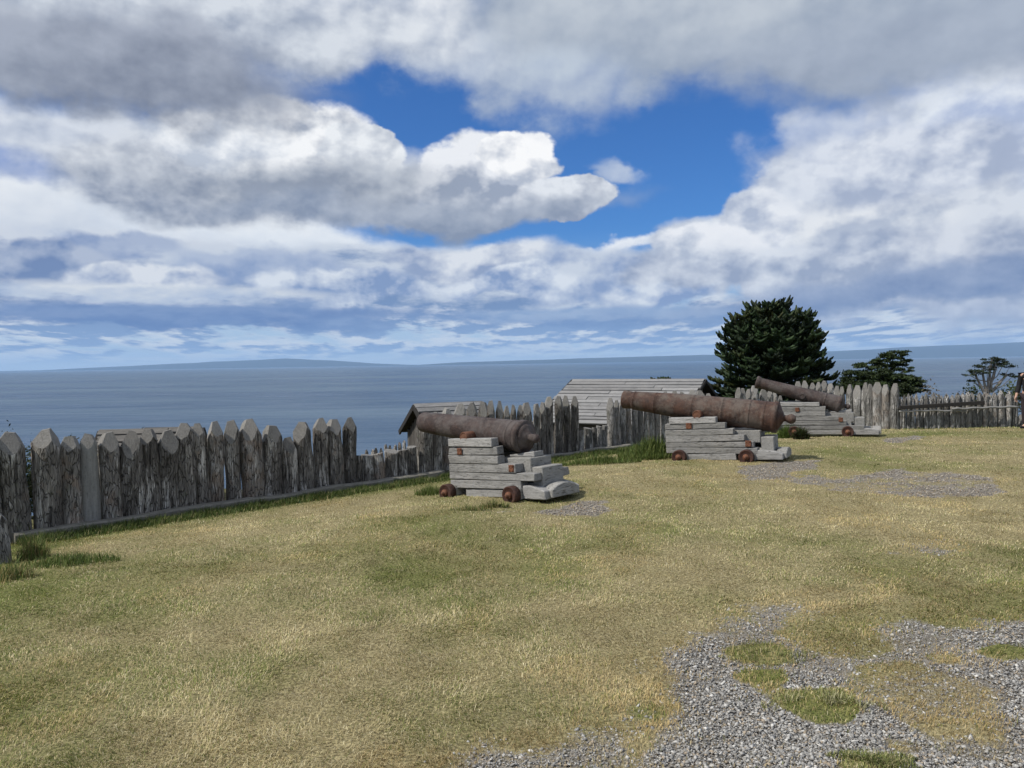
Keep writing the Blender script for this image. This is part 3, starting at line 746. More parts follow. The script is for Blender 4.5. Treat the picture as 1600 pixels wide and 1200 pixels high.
bm = bmesh.new(); a_, b_ = at_depth(1405, 637, 21.02), at_depth(1538, 629, 21.02)
o = rail_between(pr, 'beam_rail', a_, b_, 0.07, 0.10, M_DARKW); tag(o, 'black tarred beam')
pole(pr, [(1405, 643), (1450, 641.5), (1510, 642)], 0.026, M_POLE, 'pole_rail', 21.03)
pole(pr, [(1488, 639), (1540, 637), (1592, 635.5)], 0.030, M_POLE, 'pole_rail', 20.98)

# kerb timbers at the foot of the palisade
def kerb_timber(label, A, B, w, h, n, off=0.05):
    A, B = Vector(A), Vector(B); d = (B - A); L = d.length; ang = math.atan2(d.y, d.x)
    z0 = gz(A.x, A.y); bm = bmesh.new(); segs = max(6, int(L / 0.35)); u = d.normalized(); nrm = Vector((-u.y, u.x))
    rings = []
    for i in range(segs + 1):
        p = A + d * (i / segs); z = gz(p.x, p.y) - z0; x = L * i / segs
        hh = h * (1 + .30 * mnoise.noise(Vector((x * 1.3, 3, 1)))); jj = 0.05 * mnoise.noise(Vector((x, 7, 2)))
        ww = w / 2
        rings.append([bm.verts.new((x, jj + a, z + b)) for a, b in ((-ww, -.12), (ww, -.12), (ww, hh - .02), (ww - .02, hh), (-ww + .02, hh), (-ww, hh - .02))])
    for a, b in zip(rings, rings[1:]):
        for k in range(6): bm.faces.new((a[k], b[k], b[(k + 1) % 6], a[(k + 1) % 6]))
    bm.faces.new(rings[0]); bm.faces.new(rings[-1][::-1])
    o = link('kerb_timber', bm_mesh('kerb_timber', bm, [M_KERB])); o.location = (A.x, A.y, z0); o.rotation_euler = (0, 0, ang)
    return tag(o, label, 'timber', 'kerb timbers at the foot of the palisade')
def along(A, B, off, s, e):
    A, B = Vector(A), Vector(B); u = (B - A).normalized(); n = Vector((u.y, -u.x)); L = (B - A).length
    return A + u * (L * s) + n * off, A + u * (L * e) + n * off
a_, b_ = along(K[1], K[2], 0.06, 0.0, 1.0); kerb_timber('long mossy kerb timber along the foot of the nearest palisade', a_, b_, 0.17, 0.125, 1)
a_, b_ = along(K[2], K[3], 0.06, 0.02, 0.97); kerb_timber('mossy kerb timber at the foot of the palisade between the two front cannons', a_, b_, 0.15, 0.12, 1)
# pole and board lying by the second opening
q0, q1 = on_ground(957, 694), on_ground(1036, 684)
bm = bmesh.new(); n = 12
q0 = Vector((q0.x, q0.y, q0.z + .16)); q1 = Vector((q1.x, q1.y, q1.z + .20))
add_tube(bm, [q0.lerp(q1, i / n) + Vector((0, 0, .012 * math.sin(i * 1.9))) - q0 for i in range(n + 1)], [.035 * (1 + .15 * math.sin(i * 2.3)) for i in range(n + 1)], 9)
o = link('fallen_pole', bm_mesh('fallen_pole', bm, [M_POLE], True)); o.location = q0
tag(o, 'crooked grey pole lying along the palisade foot, left of the largest cannon', 'pole')
q0, q1 = on_ground(972, 700), on_ground(1030, 693)
o = rail_between(None, 'loose_board', q0 + Vector((0, 0, .06)), q1 + Vector((0, 0, .08)), 0.035, 0.13, M_WALLW)
tag(o, 'dark loose board on edge in the grass beneath the crooked pole', 'board')

# ------------------------------------------------------------------ cannons
def truck_wheel(parent, c, r, w, sx, out_sign, rust_mat):
    bm = bmesh.new(); M = Matrix.Rotation(R(90), 4, 'Z')
    add_lathe(bm, [(-w / 2, r * .9), (-w / 2 + .008, r), (w / 2 - .008, r), (w / 2, r * .9), (w / 2 - .012, r * .78), (w / 2 - .014, r * .40)], 28, M)
    for f in bm.faces: f.smooth = len(f.verts) == 4
    wh = link('truck_wheel', bm_mesh('truck_wheel', bm, [rust_mat]), parent); wh.location = c
    if out_sign < 0: wh.rotation_euler = (0, 0, math.pi)
    bm = bmesh.new()
    add_lathe(bm, [(w / 2 - .03, r * .42), (w / 2 + .014, r * .40), (w / 2 + .02, r * .34), (w / 2 + .02, r * .22), (w / 2 + .045, r * .2), (w / 2 + .05, r * .12)], 18, M)
    link('hub', bm_mesh('hub', bm, [M_IRON_ORANGE], True), wh)
    return wh
def plate(parent, c, s, mat=None):
    bm = bmesh.new(); add_box(bm, (0, 0, 0), (s, 0.016, s * 1.05), 0.004)
    for i in (-1, 1):
        for j in (-1, 1): add_box(bm, (i * s * .28, 0.011 * (1 if c[1] > 0 else -1), j * s * .3), (.018, .012, .018), 0.003)
    o = link('bolt_plate', bm_mesh('bolt_plate', bm, [mat or M_IRON_ORANGE]), parent); o.location = c
    return o
def cannon(label, near_rear, near_front, width, layers, hl, rear, wheel, barrel, tz, elev, iron, wheel_mat, pit, quoin=True, plates=((), ())):
    """near_rear / near_front: ground points of the carriage's near bottom edge (rear end, front end).
    layers: (start, end) of each cheek beam as fractions of the length from the FRONT, bottom to top."""
    a, b = Vector(near_rear), Vector(near_front); d = b - a
    L = math.hypot(d.x, d.y); rz = math.atan2(d.y, d.x)
    root = tag(empty('cannon', a, rz), label, 'cannon', 'old cannons on the lawn')
    root.rotation_euler = (0, pit, rz)
    # local frame: x forward from the rear end, y from -width (far side) to 0 (near side), z up from the wheel bottom
    r0 = wheel['z0']
    def fx(f): return L * (1 - f)                # fraction from the front -> local x
    cw = 0.15
    for side in (0, 1):
        bm = bmesh.new(); y = -cw / 2 if side == 0 else -width + cw / 2
        for i, (s, e) in enumerate(layers):
            x0, x1 = fx(e), fx(s)
            y_ = y + random.uniform(-.006, .006)
            add_box(bm, ((x0 + x1) / 2, y_, r0 + hl * (i + .5)), (x1 - x0, cw + random.uniform(-.016, .008), hl - random.uniform(.002, .008)), 0.006, Matrix.Rotation(random.uniform(-.010, .010), 3, 'Y'), 0.009)
        # rear sweep of the bottom beam, with a rounded shoulder
        o = link('carriage_cheek', bm_mesh('carriage_cheek', bm, [M_TIMBER]), root)
        for (f, zf, s) in plates[side]: plate(o, (fx(f), (0.012 if side == 0 else -width - 0.012), r0 + hl * zf), s)
    def block(name, x0, x1, y0, y1, z0, z1, mat, hump=0.0, parent=root):
        bm = bmesh.new(); n = 8; prev = None
        for i in range(n + 1):
            y = y0 + (y1 - y0) * i / n; zt = z1 + hump * (math.sin(math.pi * i / n) ** .8)
            ring = [bm.verts.new(v) for v in ((x0, y, z0), (x1, y, z0), (x1, y, zt), (x0, y, zt))]
            if prev:
                for k in range(4): bm.faces.new((prev[k], prev[(k + 1) % 4], ring[(k + 1) % 4], ring[k]))
            else: bm.faces.new(ring[::-1])
            prev = ring
        bm.faces.new(prev)
        bmesh.ops.recalc_face_normals(bm, faces=bm.faces[:])
        sharp = [e for e in bm.edges if e.is_manifold and e.calc_face_angle() > .8]
        bmesh.ops.bevel(bm, geom=sharp, offset=.009, segments=1, affect='EDGES')
        return link(name, bm_mesh(name, bm, [mat]), parent)
    # axle blocks through the cheeks, proud of the near face
    aw = wheel['aw']
    for x, nm in ((wheel['rear'], 'axle_block'), (wheel['front'], 'axle_block')):
        bm = bmesh.new(); zt = r0 + hl * wheel['top']; n = 7; prof = []
        for i in range(n + 1):
            t = math.pi * i / n; prof.append((x - aw / 2 * math.cos(t) * 1.0, zt - .05 + .05 * math.sin(t)))
        ring0 = [bm.verts.new((px_, .035, pz_)) for px_, pz_ in [(x + aw / 2, r0 * .6 + .02), (x - aw / 2, r0 * .6 + .02)] + prof]
        ring1 = [bm.verts.new((v.co.x, -width - .035, v.co.z)) for v in ring0]
        bm.faces.new(ring0); bm.faces.new(ring1[::-1]); m_ = len(ring0)
        for k in range(m_): bm.faces.new((ring0[k], ring1[k], ring1[(k + 1) % m_], ring0[(k + 1) % m_]))
        bmesh.ops.recalc_face_normals(bm, faces=bm.faces[:])
        link(nm, bm_mesh(nm, bm, [M_TIMBER_Y]), root)
        for y, sg in ((.035 + wheel['w'] / 2 + .006, 1), (-width - .035 - wheel['w'] / 2 - .006, -1)):
            truck_wheel(root, (x, y, wheel['r'] * 1.0 - pit * 0), wheel['r'], wheel['w'], 1, sg, wheel_mat)
    # rear bed: long side arms and a cross beam with a swept top
    ra = rear
    for y0, y1 in ((-.17, -.004), (-width + .004, -width + .17)):
        bm = bmesh.new(); prof = [(fx(1) - ra['over'], r0), (fx(1) - ra['over'], r0 + hl * .95), (fx(1) - ra['over'] + .10, r0 + hl * 1.25), (fx(1) + ra['in'] - .10, r0 + hl * 1.55), (fx(1) + ra['in'], r0 + hl * 1.5), (fx(1) + ra['in'], r0)]
        A_ = [bm.verts.new((px_, y1, pz_)) for px_, pz_ in prof]; B_ = [bm.verts.new((px_, y0, pz_)) for px_, pz_ in prof]
        bm.faces.new(A_); bm.faces.new(B_[::-1])
        for k in range(6): bm.faces.new((A_[k], B_[k], B_[(k + 1) % 6], A_[(k + 1) % 6]))
        bmesh.ops.recalc_face_normals(bm, faces=bm.faces[:]); bmesh.ops.bevel(bm, geom=bm.edges[:], offset=.01, segments=1, affect='EDGES')
        link('bed_arm', bm_mesh('bed_arm', bm, [M_TIMBER]), root)
    x0 = fx(1) - ra['over']
    block('rear_transom', x0 - .05, x0 + .12, -width + .10, -.10, r0 + .012, r0 + hl * 1.0, M_TIMBER_Y, .07)
    block('bed_beam', x0 + .30, x0 + .45, -width + .15, -.152, r0 + hl * .3, r0 + hl * 1.6, M_TIMBER_Y, .03)
    block('bed_beam', x0 + .55, x0 + .72, -width + .15, -.152, r0 + hl * .8, r0 + hl * 2.7, M_TIMBER_Y, .0)
    block('stool_bed', fx(.82), fx(.46), -width + .155, -.155, r0 + hl * 2.6, r0 + hl * 4.55, M_TIMBER_Y, .0)
    block('stool_bed', fx(.93), fx(.825), -width + .155, -.155, r0 + hl * .9, r0 + hl * 3.5, M_TIMBER_Y, .0)
    if quoin:
        bm = bmesh.new(); qx = fx(.80); cy = -width / 2
        V8 = [(qx, -.11), (qx + .42, -.11), (qx, .11), (qx + .42, .11)]
        za, zb, zc = r0 + hl * 4.56, r0 + hl * 5.2, r0 + hl * 4.8
        vs = [bm.verts.new(v) for v in ((qx, cy - .1, za), (qx + .45, cy - .1, za), (qx + .45, cy + .1, za), (qx, cy + .1, za), (qx, cy - .1, zb), (qx + .45, cy - .1, zc), (qx + .45, cy + .1, zc), (qx, cy + .1, zb))]
        for f in ((0, 3, 2, 1), (4, 5, 6, 7), (0, 1, 5, 4), (1, 2, 6, 5), (2, 3, 7, 6), (3, 0, 4, 7)): bm.faces.new([vs[k] for k in f])
        bmesh.ops.bevel(bm, geom=bm.edges[:], offset=.008, segments=1, affect='EDGES')
        link('quoin', bm_mesh('quoin', bm, [M_TIMBER]), root)
    # the gun: x forward along the bore, origin at the trunnions
    br = empty('barrel', (fx(barrel['tf']), -width / 2, tz)); br.parent = root; bpy.data.objects.remove(br)
    bm = bmesh.new(); add_lathe(bm, barrel['prof'], 44)
    for f in bm.faces: f.smooth = len(f.verts) == 4
    me = bm_mesh('barrel', bm, [iron, M_BORE])
    o = link('barrel', me, root); o.location = (fx(barrel['tf']), -width / 2, tz); o.rotation_euler = (0, -elev, 0)
    bm = bmesh.new(); rm, xm = barrel['bore'], barrel['prof'][-1][0]
    add_lathe(bm, [(xm + .002, rm), (xm + .004, rm * .5)], 24)
    link('bore', bm_mesh('bore', bm, [M_BORE]), o)
    bm = bmesh.new(); add_lathe(bm, barrel['casc'], 26)
    for f in bm.faces: f.smooth = len(f.verts) == 4
    link('cascabel', bm_mesh('cascabel', bm, [iron], True), o)
    tr, tl = barrel['trun']
    for sg in (1, -1):
        bm = bmesh.new(); add_lathe(bm, [(0, tr), (tl - .01, tr), (tl, tr * .92), (tl - .012, tr * .8)], 24, Matrix.Rotation(R(90 * sg), 4, 'Z'))
        t = link('trunnion', bm_mesh('trunnion', bm, [M_IRON_ORANGE if barrel.get('orange') else iron]), o)
        t.location = (0, sg * barrel['ty'], barrel['tdz'])
        for f in t.data.polygons: f.use_smooth = len(f.vertices) == 4
    return root
def gun_profile(L_back, L_fwd, rb, rt, rm, flare, bands):
    """outline from base ring (x = -L_back) to muzzle face (x = +L_fwd), with reinforce rings"""
    pts = [(-L_back, rb * .80), (-L_back + .006, rb * 1.04), (-L_back + .075, rb * 1.055), (-L_back + .085, rb * 1.0)]
    xs = np.linspace(-L_back + .10, L_fwd - flare[0], 30)
    for x in xs:
        f = (x + L_back) / (L_fwd + L_back); r = rb + (rm - rb) * f if rt is None else (np.interp(f, [0, .33, .34, .62, .63, 1], [rb, rb * .955, rb * .935, rt * 1.02, rt, rm]))
        pts.append((float(x), float(r)))
    for bx, w, k in bands:
        pts = sorted(pts); r = np.interp(bx, [p[0] for p in pts], [p[1] for p in pts])
        pts = [p for p in pts if abs(p[0] - bx) > w * .7] + [(bx - w * .5, r), (bx - w * .42, r * k), (bx + w * .42, r * k), (bx + w * .5, r)]
    x0 = L_fwd - flare[0]; rr = float(np.interp(x0, *zip(*sorted(pts)))) if pts else rm
    n = 8
    for i in range(1, n + 1):
        f = i / n; pts.append((x0 + flare[0] * f * .86, rm + (flare[1] - rm) * (math.sin(f * math.pi / 2) ** 1.7)))
    pts += [(L_fwd - .012, flare[1] * .98), (L_fwd, flare[1] * .90)]
    return sorted(pts)
def casc(x, rb, rn, rk):
    """breech face, neck and button behind the base ring"""
    return [(x - rb * .50 - rk * 1.9, .004), (x - rb * .50 - rk * 1.8, rk * .55), (x - rb * .5 - rk * 1.3, rk * .95), (x - rb * .5 - rk * .9, rk), (x - rb * .5 - rk * .45, rk * .86), (x - rb * .5 - rk * .05, rn * 1.05), (x - rb * .42, rn), (x - rb * .34, rn * 1.2), (x - rb * .28, rb * .42), (x - rb * .22, rb * .46), (x - rb * .14, rb * .66), (x - rb * .05, rb * .84), (x + .01, rb * .85)]

# nearest cannon
c1r = on_ground(850, 788); 
def from_angle(p, ang, L):
    q = Vector((p.x + math.cos(ang) * L, p.y + math.sin(ang) * L, 0)); q.z = p.z; return q
c1ang = math.pi - R(41)
p1 = gun_profile(.80, 1.20, .212, None, .150, (.20, .150), [(-.60, .025, 1.03), (-.70, .012, 1.02)])
cannon('dark cannon on a stepped grey timber carriage, nearest of the three', Vector((c1r.x, c1r.y, -0.01)), from_angle(c1r, c1ang, 1.64), 0.74,
       [(.17, .62), (0, .78), (0, .92), (0, .74), (0, .56), (0, .55), (0, .50)], .112, dict(over=.02, **{'in': .34}),
       dict(z0=.05, rear=.44, front=1.60, r=.115, w=.12, aw=.2, top=1.5),
       dict(tf=.19, prof=p1, bore=.075, casc=casc(-.80, .212, .05, .062), trun=(.068, .24), ty=.13, tdz=-.06, orange=True), .92, R(7.5), M_IRON_DARK, M_WHEEL, R(4.0),
       plates=([(.14, 5.5, .085), (.70, 3.5, .085)], []))
# largest cannon, in the middle
c2r = on_ground(1222, 722); c2ang = math.pi - R(27)
p2 = gun_profile(1.32, 1.50, .262, .222, .160, (.22, .172), [(-1.10, .03, 1.015), (-.85, .03, 1.018), (-.38, .03, 1.012), (.16, .035, 1.015), (.86, .02, 1.01), (1.27, .03, 1.02)])
cannon('largest rusty brown cannon with a ball-ended breech, standing between the other two', Vector((c2r.x, c2r.y, -0.01)), from_angle(c2r, c2ang, 1.98), 0.80,
       [(.17, .62), (0, .80), (0, .775), (0, .70), (0, .61), (0, .54), (.04, .46)], .108, dict(over=.02, **{'in': .48}),
       dict(z0=.06, rear=.56, front=1.72, r=.125, w=.12, aw=.26, top=1.45),
       dict(tf=.30, prof=p2, bore=.085, casc=casc(-1.32, .262, .055, .085), trun=(.075, .22), ty=.18, tdz=-.09, orange=True), .945, R(8.5), M_IRON_RED, M_WHEEL, R(2.5),
       plates=([(.22, 5.6, .10), (.73, 2.6, .10)], []))
# raised cannon at the back
c3r = on_ground(1363, 683); c3ang = math.pi - R(22)
p3 = gun_profile(.84, 1.08, .19, None, .118, (.14, .152), [(-.48, .03, 1.03)])
cannon('brown cannon with its muzzle raised toward the big tree, farthest of the three', Vector((c3r.x, c3r.y, -0.01)), from_angle(c3r, c3ang, 1.98), 0.66,
       [(.12, .80), (.06, .92), (.0, .74), (0, .66), (0, .52), (0, .52), (.02, .46)], .106, dict(over=.14, **{'in': .50}),
       dict(z0=.05, rear=.50, front=1.62, r=.125, w=.11, aw=.22, top=1.3),
       dict(tf=.28, prof=p3, bore=.07, casc=casc(-.84, .19, .045, .06), trun=(.06, .15), ty=.13, tdz=-.03), .95, R(17), M_IRON_DARK, M_WHEEL, R(1.0),
       plates=([(.22, 5.4, .09), (.68, 3.2, .09)], []))

# ------------------------------------------------------------------ huts
def hut(label, ridge_l, ang, L, drop, run, base, over=0.25, rows=9, mat=None, seed=1, gable=True):
    """ridge_l: left end of the ridge; the ridge runs along ang, the near slope falls toward the viewer"""
    rnd = random.Random(seed)
    u = Vector((math.cos(ang), math.sin(ang), 0)); v = Vector((math.sin(ang), -math.cos(ang), 0))   # v: toward the viewer
    root = tag(empty('wooden_hut', (ridge_l.x, ridge_l.y, base), ang), label, 'hut', 'wooden huts below the palisade')
    h = ridge_l.z - base; hb = h - drop
    # walls
    bm = bmesh.new(); t = .08
    ev = run - over; zt = hb + drop * over / run - .06
    for y in (-ev, ev):
        add_box(bm, (L / 2, y, zt / 2), (L - 2 * over, t, zt), .006)
    for x in (over, L - over):
        n = 12
        for i in range(n):
            y0 = -ev + 2 * ev * i / n; y1 = -ev + 2 * ev * (i + 1) / n; ym = (y0 + y1) / 2
            zz = h - drop * (abs(ym) + ev / n) / run - .07
            add_box(bm, (x + rnd.uniform(-.008, .008), ym, zz / 2), (t, (y1 - y0) - .012, zz), .005)
    link('wall', bm_mesh('wall', bm, [M_WALLW]), root)
    # roof boards, overlapping rows on each slope
    sl = math.hypot(run, drop); pitch = math.atan2(drop, run)
    for sg in (-1, 1):
        bm = bmesh.new()
        for i in range(rows):
            s0 = sl * i / rows; bw = sl / rows * rnd.uniform(.74, .90); x = 0
            cuts = sorted(rnd.uniform(.25, .75) * L for _ in range(rnd.choice((0, 1, 1)))); xs = [rnd.uniform(-.05, .05)] + cuts + [L + rnd.uniform(-.05, .05)]
            for a_, b_ in zip(xs, xs[1:]):
                s = s0 + bw / 2; lift = .018 + rnd.uniform(0, .016)
                yy = sg * s * math.cos(pitch); zz = h - s * math.sin(pitch) + lift
                rot = Matrix.Rotation(-sg * (pitch - .03 + rnd.uniform(-.05, .05)), 3, 'X') @ Matrix.Rotation(rnd.uniform(-.004, .004), 3, 'Z')
                add_box(bm, ((a_ + b_) / 2, yy, zz), (b_ - a_ - .02, bw, .05), .004, rot, .010)
        r_ = link('roof', bm_mesh('roof', bm, [mat or M_ROOFW]), root)
        bm = bmesh.new(); add_box(bm, (L / 2, sg * (run / 2 - .02), h - drop / 2 - .045), (L - .06, sl * .97, .04), 0, Matrix.Rotation(-sg * pitch, 3, 'X'))
        link('gap_shade_sheet', bm_mesh('gap_shade_sheet', bm, [M_DARKW]), r_)  # added dark sheet, paints the shade lines between the roof boards
    # gable barge boards, dark colour partly standing in for shade under the overhang
    for x in (-.03, L + .03):
        for sg in (-1, 1):
            bm = bmesh.new(); add_box(bm, (0, 0, 0), (.05, sl * 1.02, .13), .005)
            o = link('barge_board', bm_mesh('barge_board', bm, [M_DARKW]), root)
            o.location = (x, sg * run / 2, h - drop / 2 - .05); o.rotation_euler = (-sg * pitch, 0, 0)
    return root
rl = at_depth(894, 594, 34.0)
hut('hut with a broad silver plank roof beyond the palisade, left of the big dark tree', rl, -R(30), 5.9, 1.60, 3.75, gz(3.5, 31) - .3, .3, 14, M_ROOFW, 3)
rl = at_depth(648, 633, 20.0)
hut('small dark hut whose gable shows left of the nearest cannon muzzle', rl, R(25), 1.9, .75, 1.3, gz(-1.5, 20) - .3, .18, 7, M_ROOFW, 5)
rl = at_depth(157, 674, 16.2)
hut('hut with only its grey roof edge showing over the nearest palisade', rl, R(14), 2.0, .8, 1.3, gz(-8, 16.5) - .4, .2, 6, M_ROOFB, 8)
# stake tops of an outer palisade lower on the slope
ow = [(572 + i * 7.2, 572 + i * 7.2 + 5.4, 703 - i * 1.6 + random.uniform(-2.5, 2.5)) for i in range(9)]
palisade('outer_palisade', 'row of thin dark stake tops lower on the slope, left of the small hut', 'palisade', ow, (-3.4, 16.2), (-2.0, 17.8), [M_BARK, M_BARK], far=True, tip=0.1)

# ------------------------------------------------------------------ trees and shrubs
def leaf_mesh(name, C, N, size, tint, mat, aspect=2.2):
    """small two-triangle leaves at centres C facing N"""
    n = len(C); N = N / (np.linalg.norm(N, axis=1, keepdims=True) + 1e-9)
    ref = rng.normal(size=(n, 3)); U = np.cross(N, ref); U /= (np.linalg.norm(U, axis=1, keepdims=True) + 1e-9); Wv = np.cross(N, U)
    s = np.asarray(size).reshape(-1, 1) * np.ones((n, 1))
    V = np.empty((n, 4, 3)); V[:, 0] = C - U * s * .5; V[:, 1] = C + Wv * s / aspect * .5; V[:, 2] = C + U * s * .5; V[:, 3] = C - Wv * s / aspect * .5
    me = mesh_arrays(name, V.reshape(-1, 3), np.arange(n * 4), np.arange(n) * 4, np.full(n, 4), [mat])
    col_attr(me, 'tint', np.repeat(tint, 4, 0)); return me
def pine_needles_tree(label, base, h, pads, trunk_pts, branch, seed, tint, lsz=.10, per=260, cat='tree', group=None, bark=None):
    """wind-shaped tree: flat pads of foliage on bare limbs"""
    global rng
    rng = np.random.default_rng(seed)
    root = tag(empty('cypress_tree', base), label, cat, group)
    bm = bmesh.new(); add_tube(bm, trunk_pts, np.linspace(branch, branch * .45, len(trunk_pts)), 9, 0, .12)
    for c, rx, ry, rz in pads:
        s = Vector(trunk_pts[-1]).lerp(Vector(trunk_pts[max(0, len(trunk_pts) - 3)]), random.random()); c = Vector(c)
        if c.z < s.z + .1: s = Vector(trunk_pts[1]).lerp(Vector(trunk_pts[-1]), .4 + .3 * random.random())
        m = s.lerp(c, .55) - Vector((0, 0, abs(c.z - s.z) * .22))
        add_tube(bm, [s, s.lerp(m, .6) , m, m.lerp(c, .6), c], [branch * .38, branch * .34, branch * .28, branch * .2, branch * .1], 6, 0, .1)
    link('trunk', bm_mesh('trunk', bm, [bark or M_TREEBARK], True), root)
    Cs, Ns, Ts, Sz = [], [], [], []
    for c, rx, ry, rz in pads:
        nclump = max(5, int(14 * rx * ry / .3)); 
        for _ in range(nclump):
            q = rng.normal(size=3); q /= np.linalg.norm(q); q *= rng.uniform(.35, 1.0) ** .5
            cc = np.array(c) + q * np.array((rx, ry, rz)); cc[2] += .15 * rz
            k = int(per / 6); P_ = cc + rng.normal(size=(k, 3)) * np.array((.10, .10, .030)) * (.6 + rx * .7)
            Cs.append(P_); nn = rng.normal(size=(k, 3)) * .8; nn[:, 2] += .9; Ns.append(nn)
            b = rng.uniform(.55, 1.5); Ts.append(np.array(tint) * b * rng.uniform(.75, 1.25, (k, 1))); Sz.append(rng.uniform(.6, 1.3, k) * lsz)
    link('crown', leaf_mesh('crown', np.concatenate(Cs), np.concatenate(Ns), np.concatenate(Sz), np.concatenate(Ts), M_LEAF, 2.6), root)
    return root
def bush(label, cpx, top, w, Y, hgt, seed, tint, n=2600, lsz=.09, name='shrub', cat='shrub', group=None, loose=1.0):
    r = np.random.default_rng(seed); c = at_depth(cpx, top, Y); zb = gz(c.x, c.y); hgt = max(c.z - zb, .25); W_ = w / F_PX * Y / 2
    root = tag(empty(name, (c.x, c.y, zb)), label, cat, group)
    bm = bmesh.new()
    cl = []
    for i in range(9):
        a = r.uniform(0, 6.28); rr = W_ * r.uniform(.15, .85); e = Vector((math.cos(a) * rr, math.sin(a) * rr * .8, hgt * r.uniform(.5, .96) * (1 - .35 * (rr / W_) ** 2)))
        add_tube(bm, [Vector((0, 0, -.1)), e * .5 + Vector((0, 0, .1)), e], [.03, .02, .008], 5); cl.append(np.array(e))
    link('stems', bm_mesh('stems', bm, [M_TREEBARK]), root)
    Cs, Ts = [], []
    k = n // 26
    for i in range(26):
        if i < len(cl): cc = cl[i]
        else:
            a = r.uniform(0, 6.28); rr = W_ * math.sqrt(r.uniform(0, 1)) * .9; cc = np.array((math.cos(a) * rr, math.sin(a) * rr * .8, hgt * r.uniform(.12, .9) * (1 - .45 * (rr / W_) ** 2)))
        Cs.append(cc + r.normal(size=(k, 3)) * np.array((W_ * .17, W_ * .17, hgt * .09)) * loose); Ts.append(np.array(tint) * r.uniform(.55, 1.5) * r.uniform(.7, 1.3, (k, 1)))
    C_ = np.concatenate(Cs); C_[:, 2] = np.abs(C_[:, 2])
    link('foliage', leaf_mesh('foliage', C_, r.normal(size=C_.shape) + np.array((0, 0, .5)), r.uniform(.6, 1.4, len(C_)) * lsz, np.concatenate(Ts), M_LEAF), root)
    return root

# monkey puzzle: rope-like scaly branches curving up at the tips
def monkey_puzzle(label, base, h, rad, seed):
    rnd = random.Random(seed); root = tag(empty('monkey_puzzle_tree', base), label, 'tree')
    bm = bmesh.new(); add_tube(bm, [(0, 0, -.4), (0.03, 0, h * .3), (-.02, .02, h * .6), (0, 0, h * .93)], [.26, .22, .15, .06], 12, 0, .08)
    link('trunk', bm_mesh('trunk', bm, [M_TREEBARK], True), root)
    V = []; Fq = []; T = []
    def rope(pts, r0, r1, tint):
        n = len(pts); seg = 6; b = len(V)
        for i, p in enumerate(pts):
            d = (pts[min(i + 1, n - 1)] - pts[max(i - 1, 0)]).normalized(); a = d.orthogonal().normalized(); c = d.cross(a)
            r = (r0 + (r1 - r0) * i / (n - 1)) * (1.18 if i % 2 else .82)
            if i == n - 1: r *= .35
            ph = rnd.uniform(0, 1)
            for k in range(seg):
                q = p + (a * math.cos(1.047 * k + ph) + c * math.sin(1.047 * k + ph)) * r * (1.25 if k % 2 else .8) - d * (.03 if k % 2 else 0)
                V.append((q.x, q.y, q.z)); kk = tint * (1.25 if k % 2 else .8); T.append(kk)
        for i in range(n - 1):
            for k in range(seg):
                Fq.append((b + i * seg + k, b + i * seg + (k + 1) % seg, b + (i + 1) * seg + (k + 1) % seg, b + (i + 1) * seg + k))
    def curve(p, dirn, L, up, n):
        pts = [p.copy()]; d = dirn.normalized()
        for i in range(n):
            f = (i + 1) / n; d2 = (d + Vector((0, 0, up * (f ** 1.6) - .20 * (1 - f)))).normalized()
            pts.append(pts[-1] + d2 * (L / n))
        return pts
    FR = ([0, .40, .50, .60, .70, .80, .87, .94, 1.0], [1.0, 1.12, 1.06, .98, .93, .86, .79, .66, .42])
    nbr = 300
    for w in range(nbr):
        f = .04 + .96 * (w / (nbr - 1)) ** .75
        for k in range(1):
            a = w * 2.39996 + rnd.uniform(-.25, .25)
            ft = min(1.0, max(.03, f + rnd.uniform(-.03, .03))); Rt = rad * float(np.interp(ft, *FR)) * rnd.uniform(.78, 1.10) * (1 if ft < .95 else rnd.uniform(.15, 1.05))
            zt = h * ft * .985; z0 = max(.1, zt - Rt * (.14 + .62 * ft ** 4)); dr = Vector((math.cos(a), math.sin(a), 0)); sd_ = Vector((-dr.y, dr.x, 0))
            A0, A1, A2 = Vector((0, 0, z0)), dr * Rt * .62 + sd_ * rnd.uniform(-.25, .25) + Vector((0, 0, z0 + (zt - z0) * .30)), dr * Rt + sd_ * rnd.uniform(-.2, .2) + Vector((0, 0, zt))
            main = [A0 * (1 - t) ** 2 + A1 * 2 * t * (1 - t) + A2 * t * t for t in [i / 10 for i in range(11)]]
            tint = np.array((.017, .030, .011)) * rnd.uniform(.6, 1.9) + (np.array((.012, .006, 0)) if rnd.random() < .10 else 0)
            rope(main, .05, .06, tint)
            for j in range(4, 11):
                for sg in (-1, 1, rnd.choice((-1, 1))):
                    if rnd.random() < .08: continue
                    p = main[j]; t = (main[j] - main[j - 1]).normalized(); s = t.cross(Vector((0, 0, 1))).normalized() * sg
                    dd = t * rnd.uniform(.6, 1.0) + s * rnd.uniform(.6, 1.1) + Vector((0, 0, rnd.uniform(-.45, .30)))
                    ll = rad * rnd.uniform(.14, .26)
                    rope(curve(p, dd, ll, .85, 5), .062, .060, tint * rnd.uniform(.7, 1.4))
    n = len(Fq); me = mesh_arrays('crown', np.array(V), np.array(Fq).ravel(), np.arange(n) * 4, np.full(n, 4), [M_LEAF])
    col_attr(me, 'tint', np.array(T)); link('crown', me, root)
    return root
YM = 36.0; mb = at_depth(1205, 640, YM); mt = at_depth(1205, 468, YM); mz = gz(mb.x, mb.y)
monkey_puzzle('big dark dome-shaped tree with rope-like upturned branches behind the fort', Vector((mb.x, mb.y, mz)), (mt.z - mz) * .97, 2.36, 4)
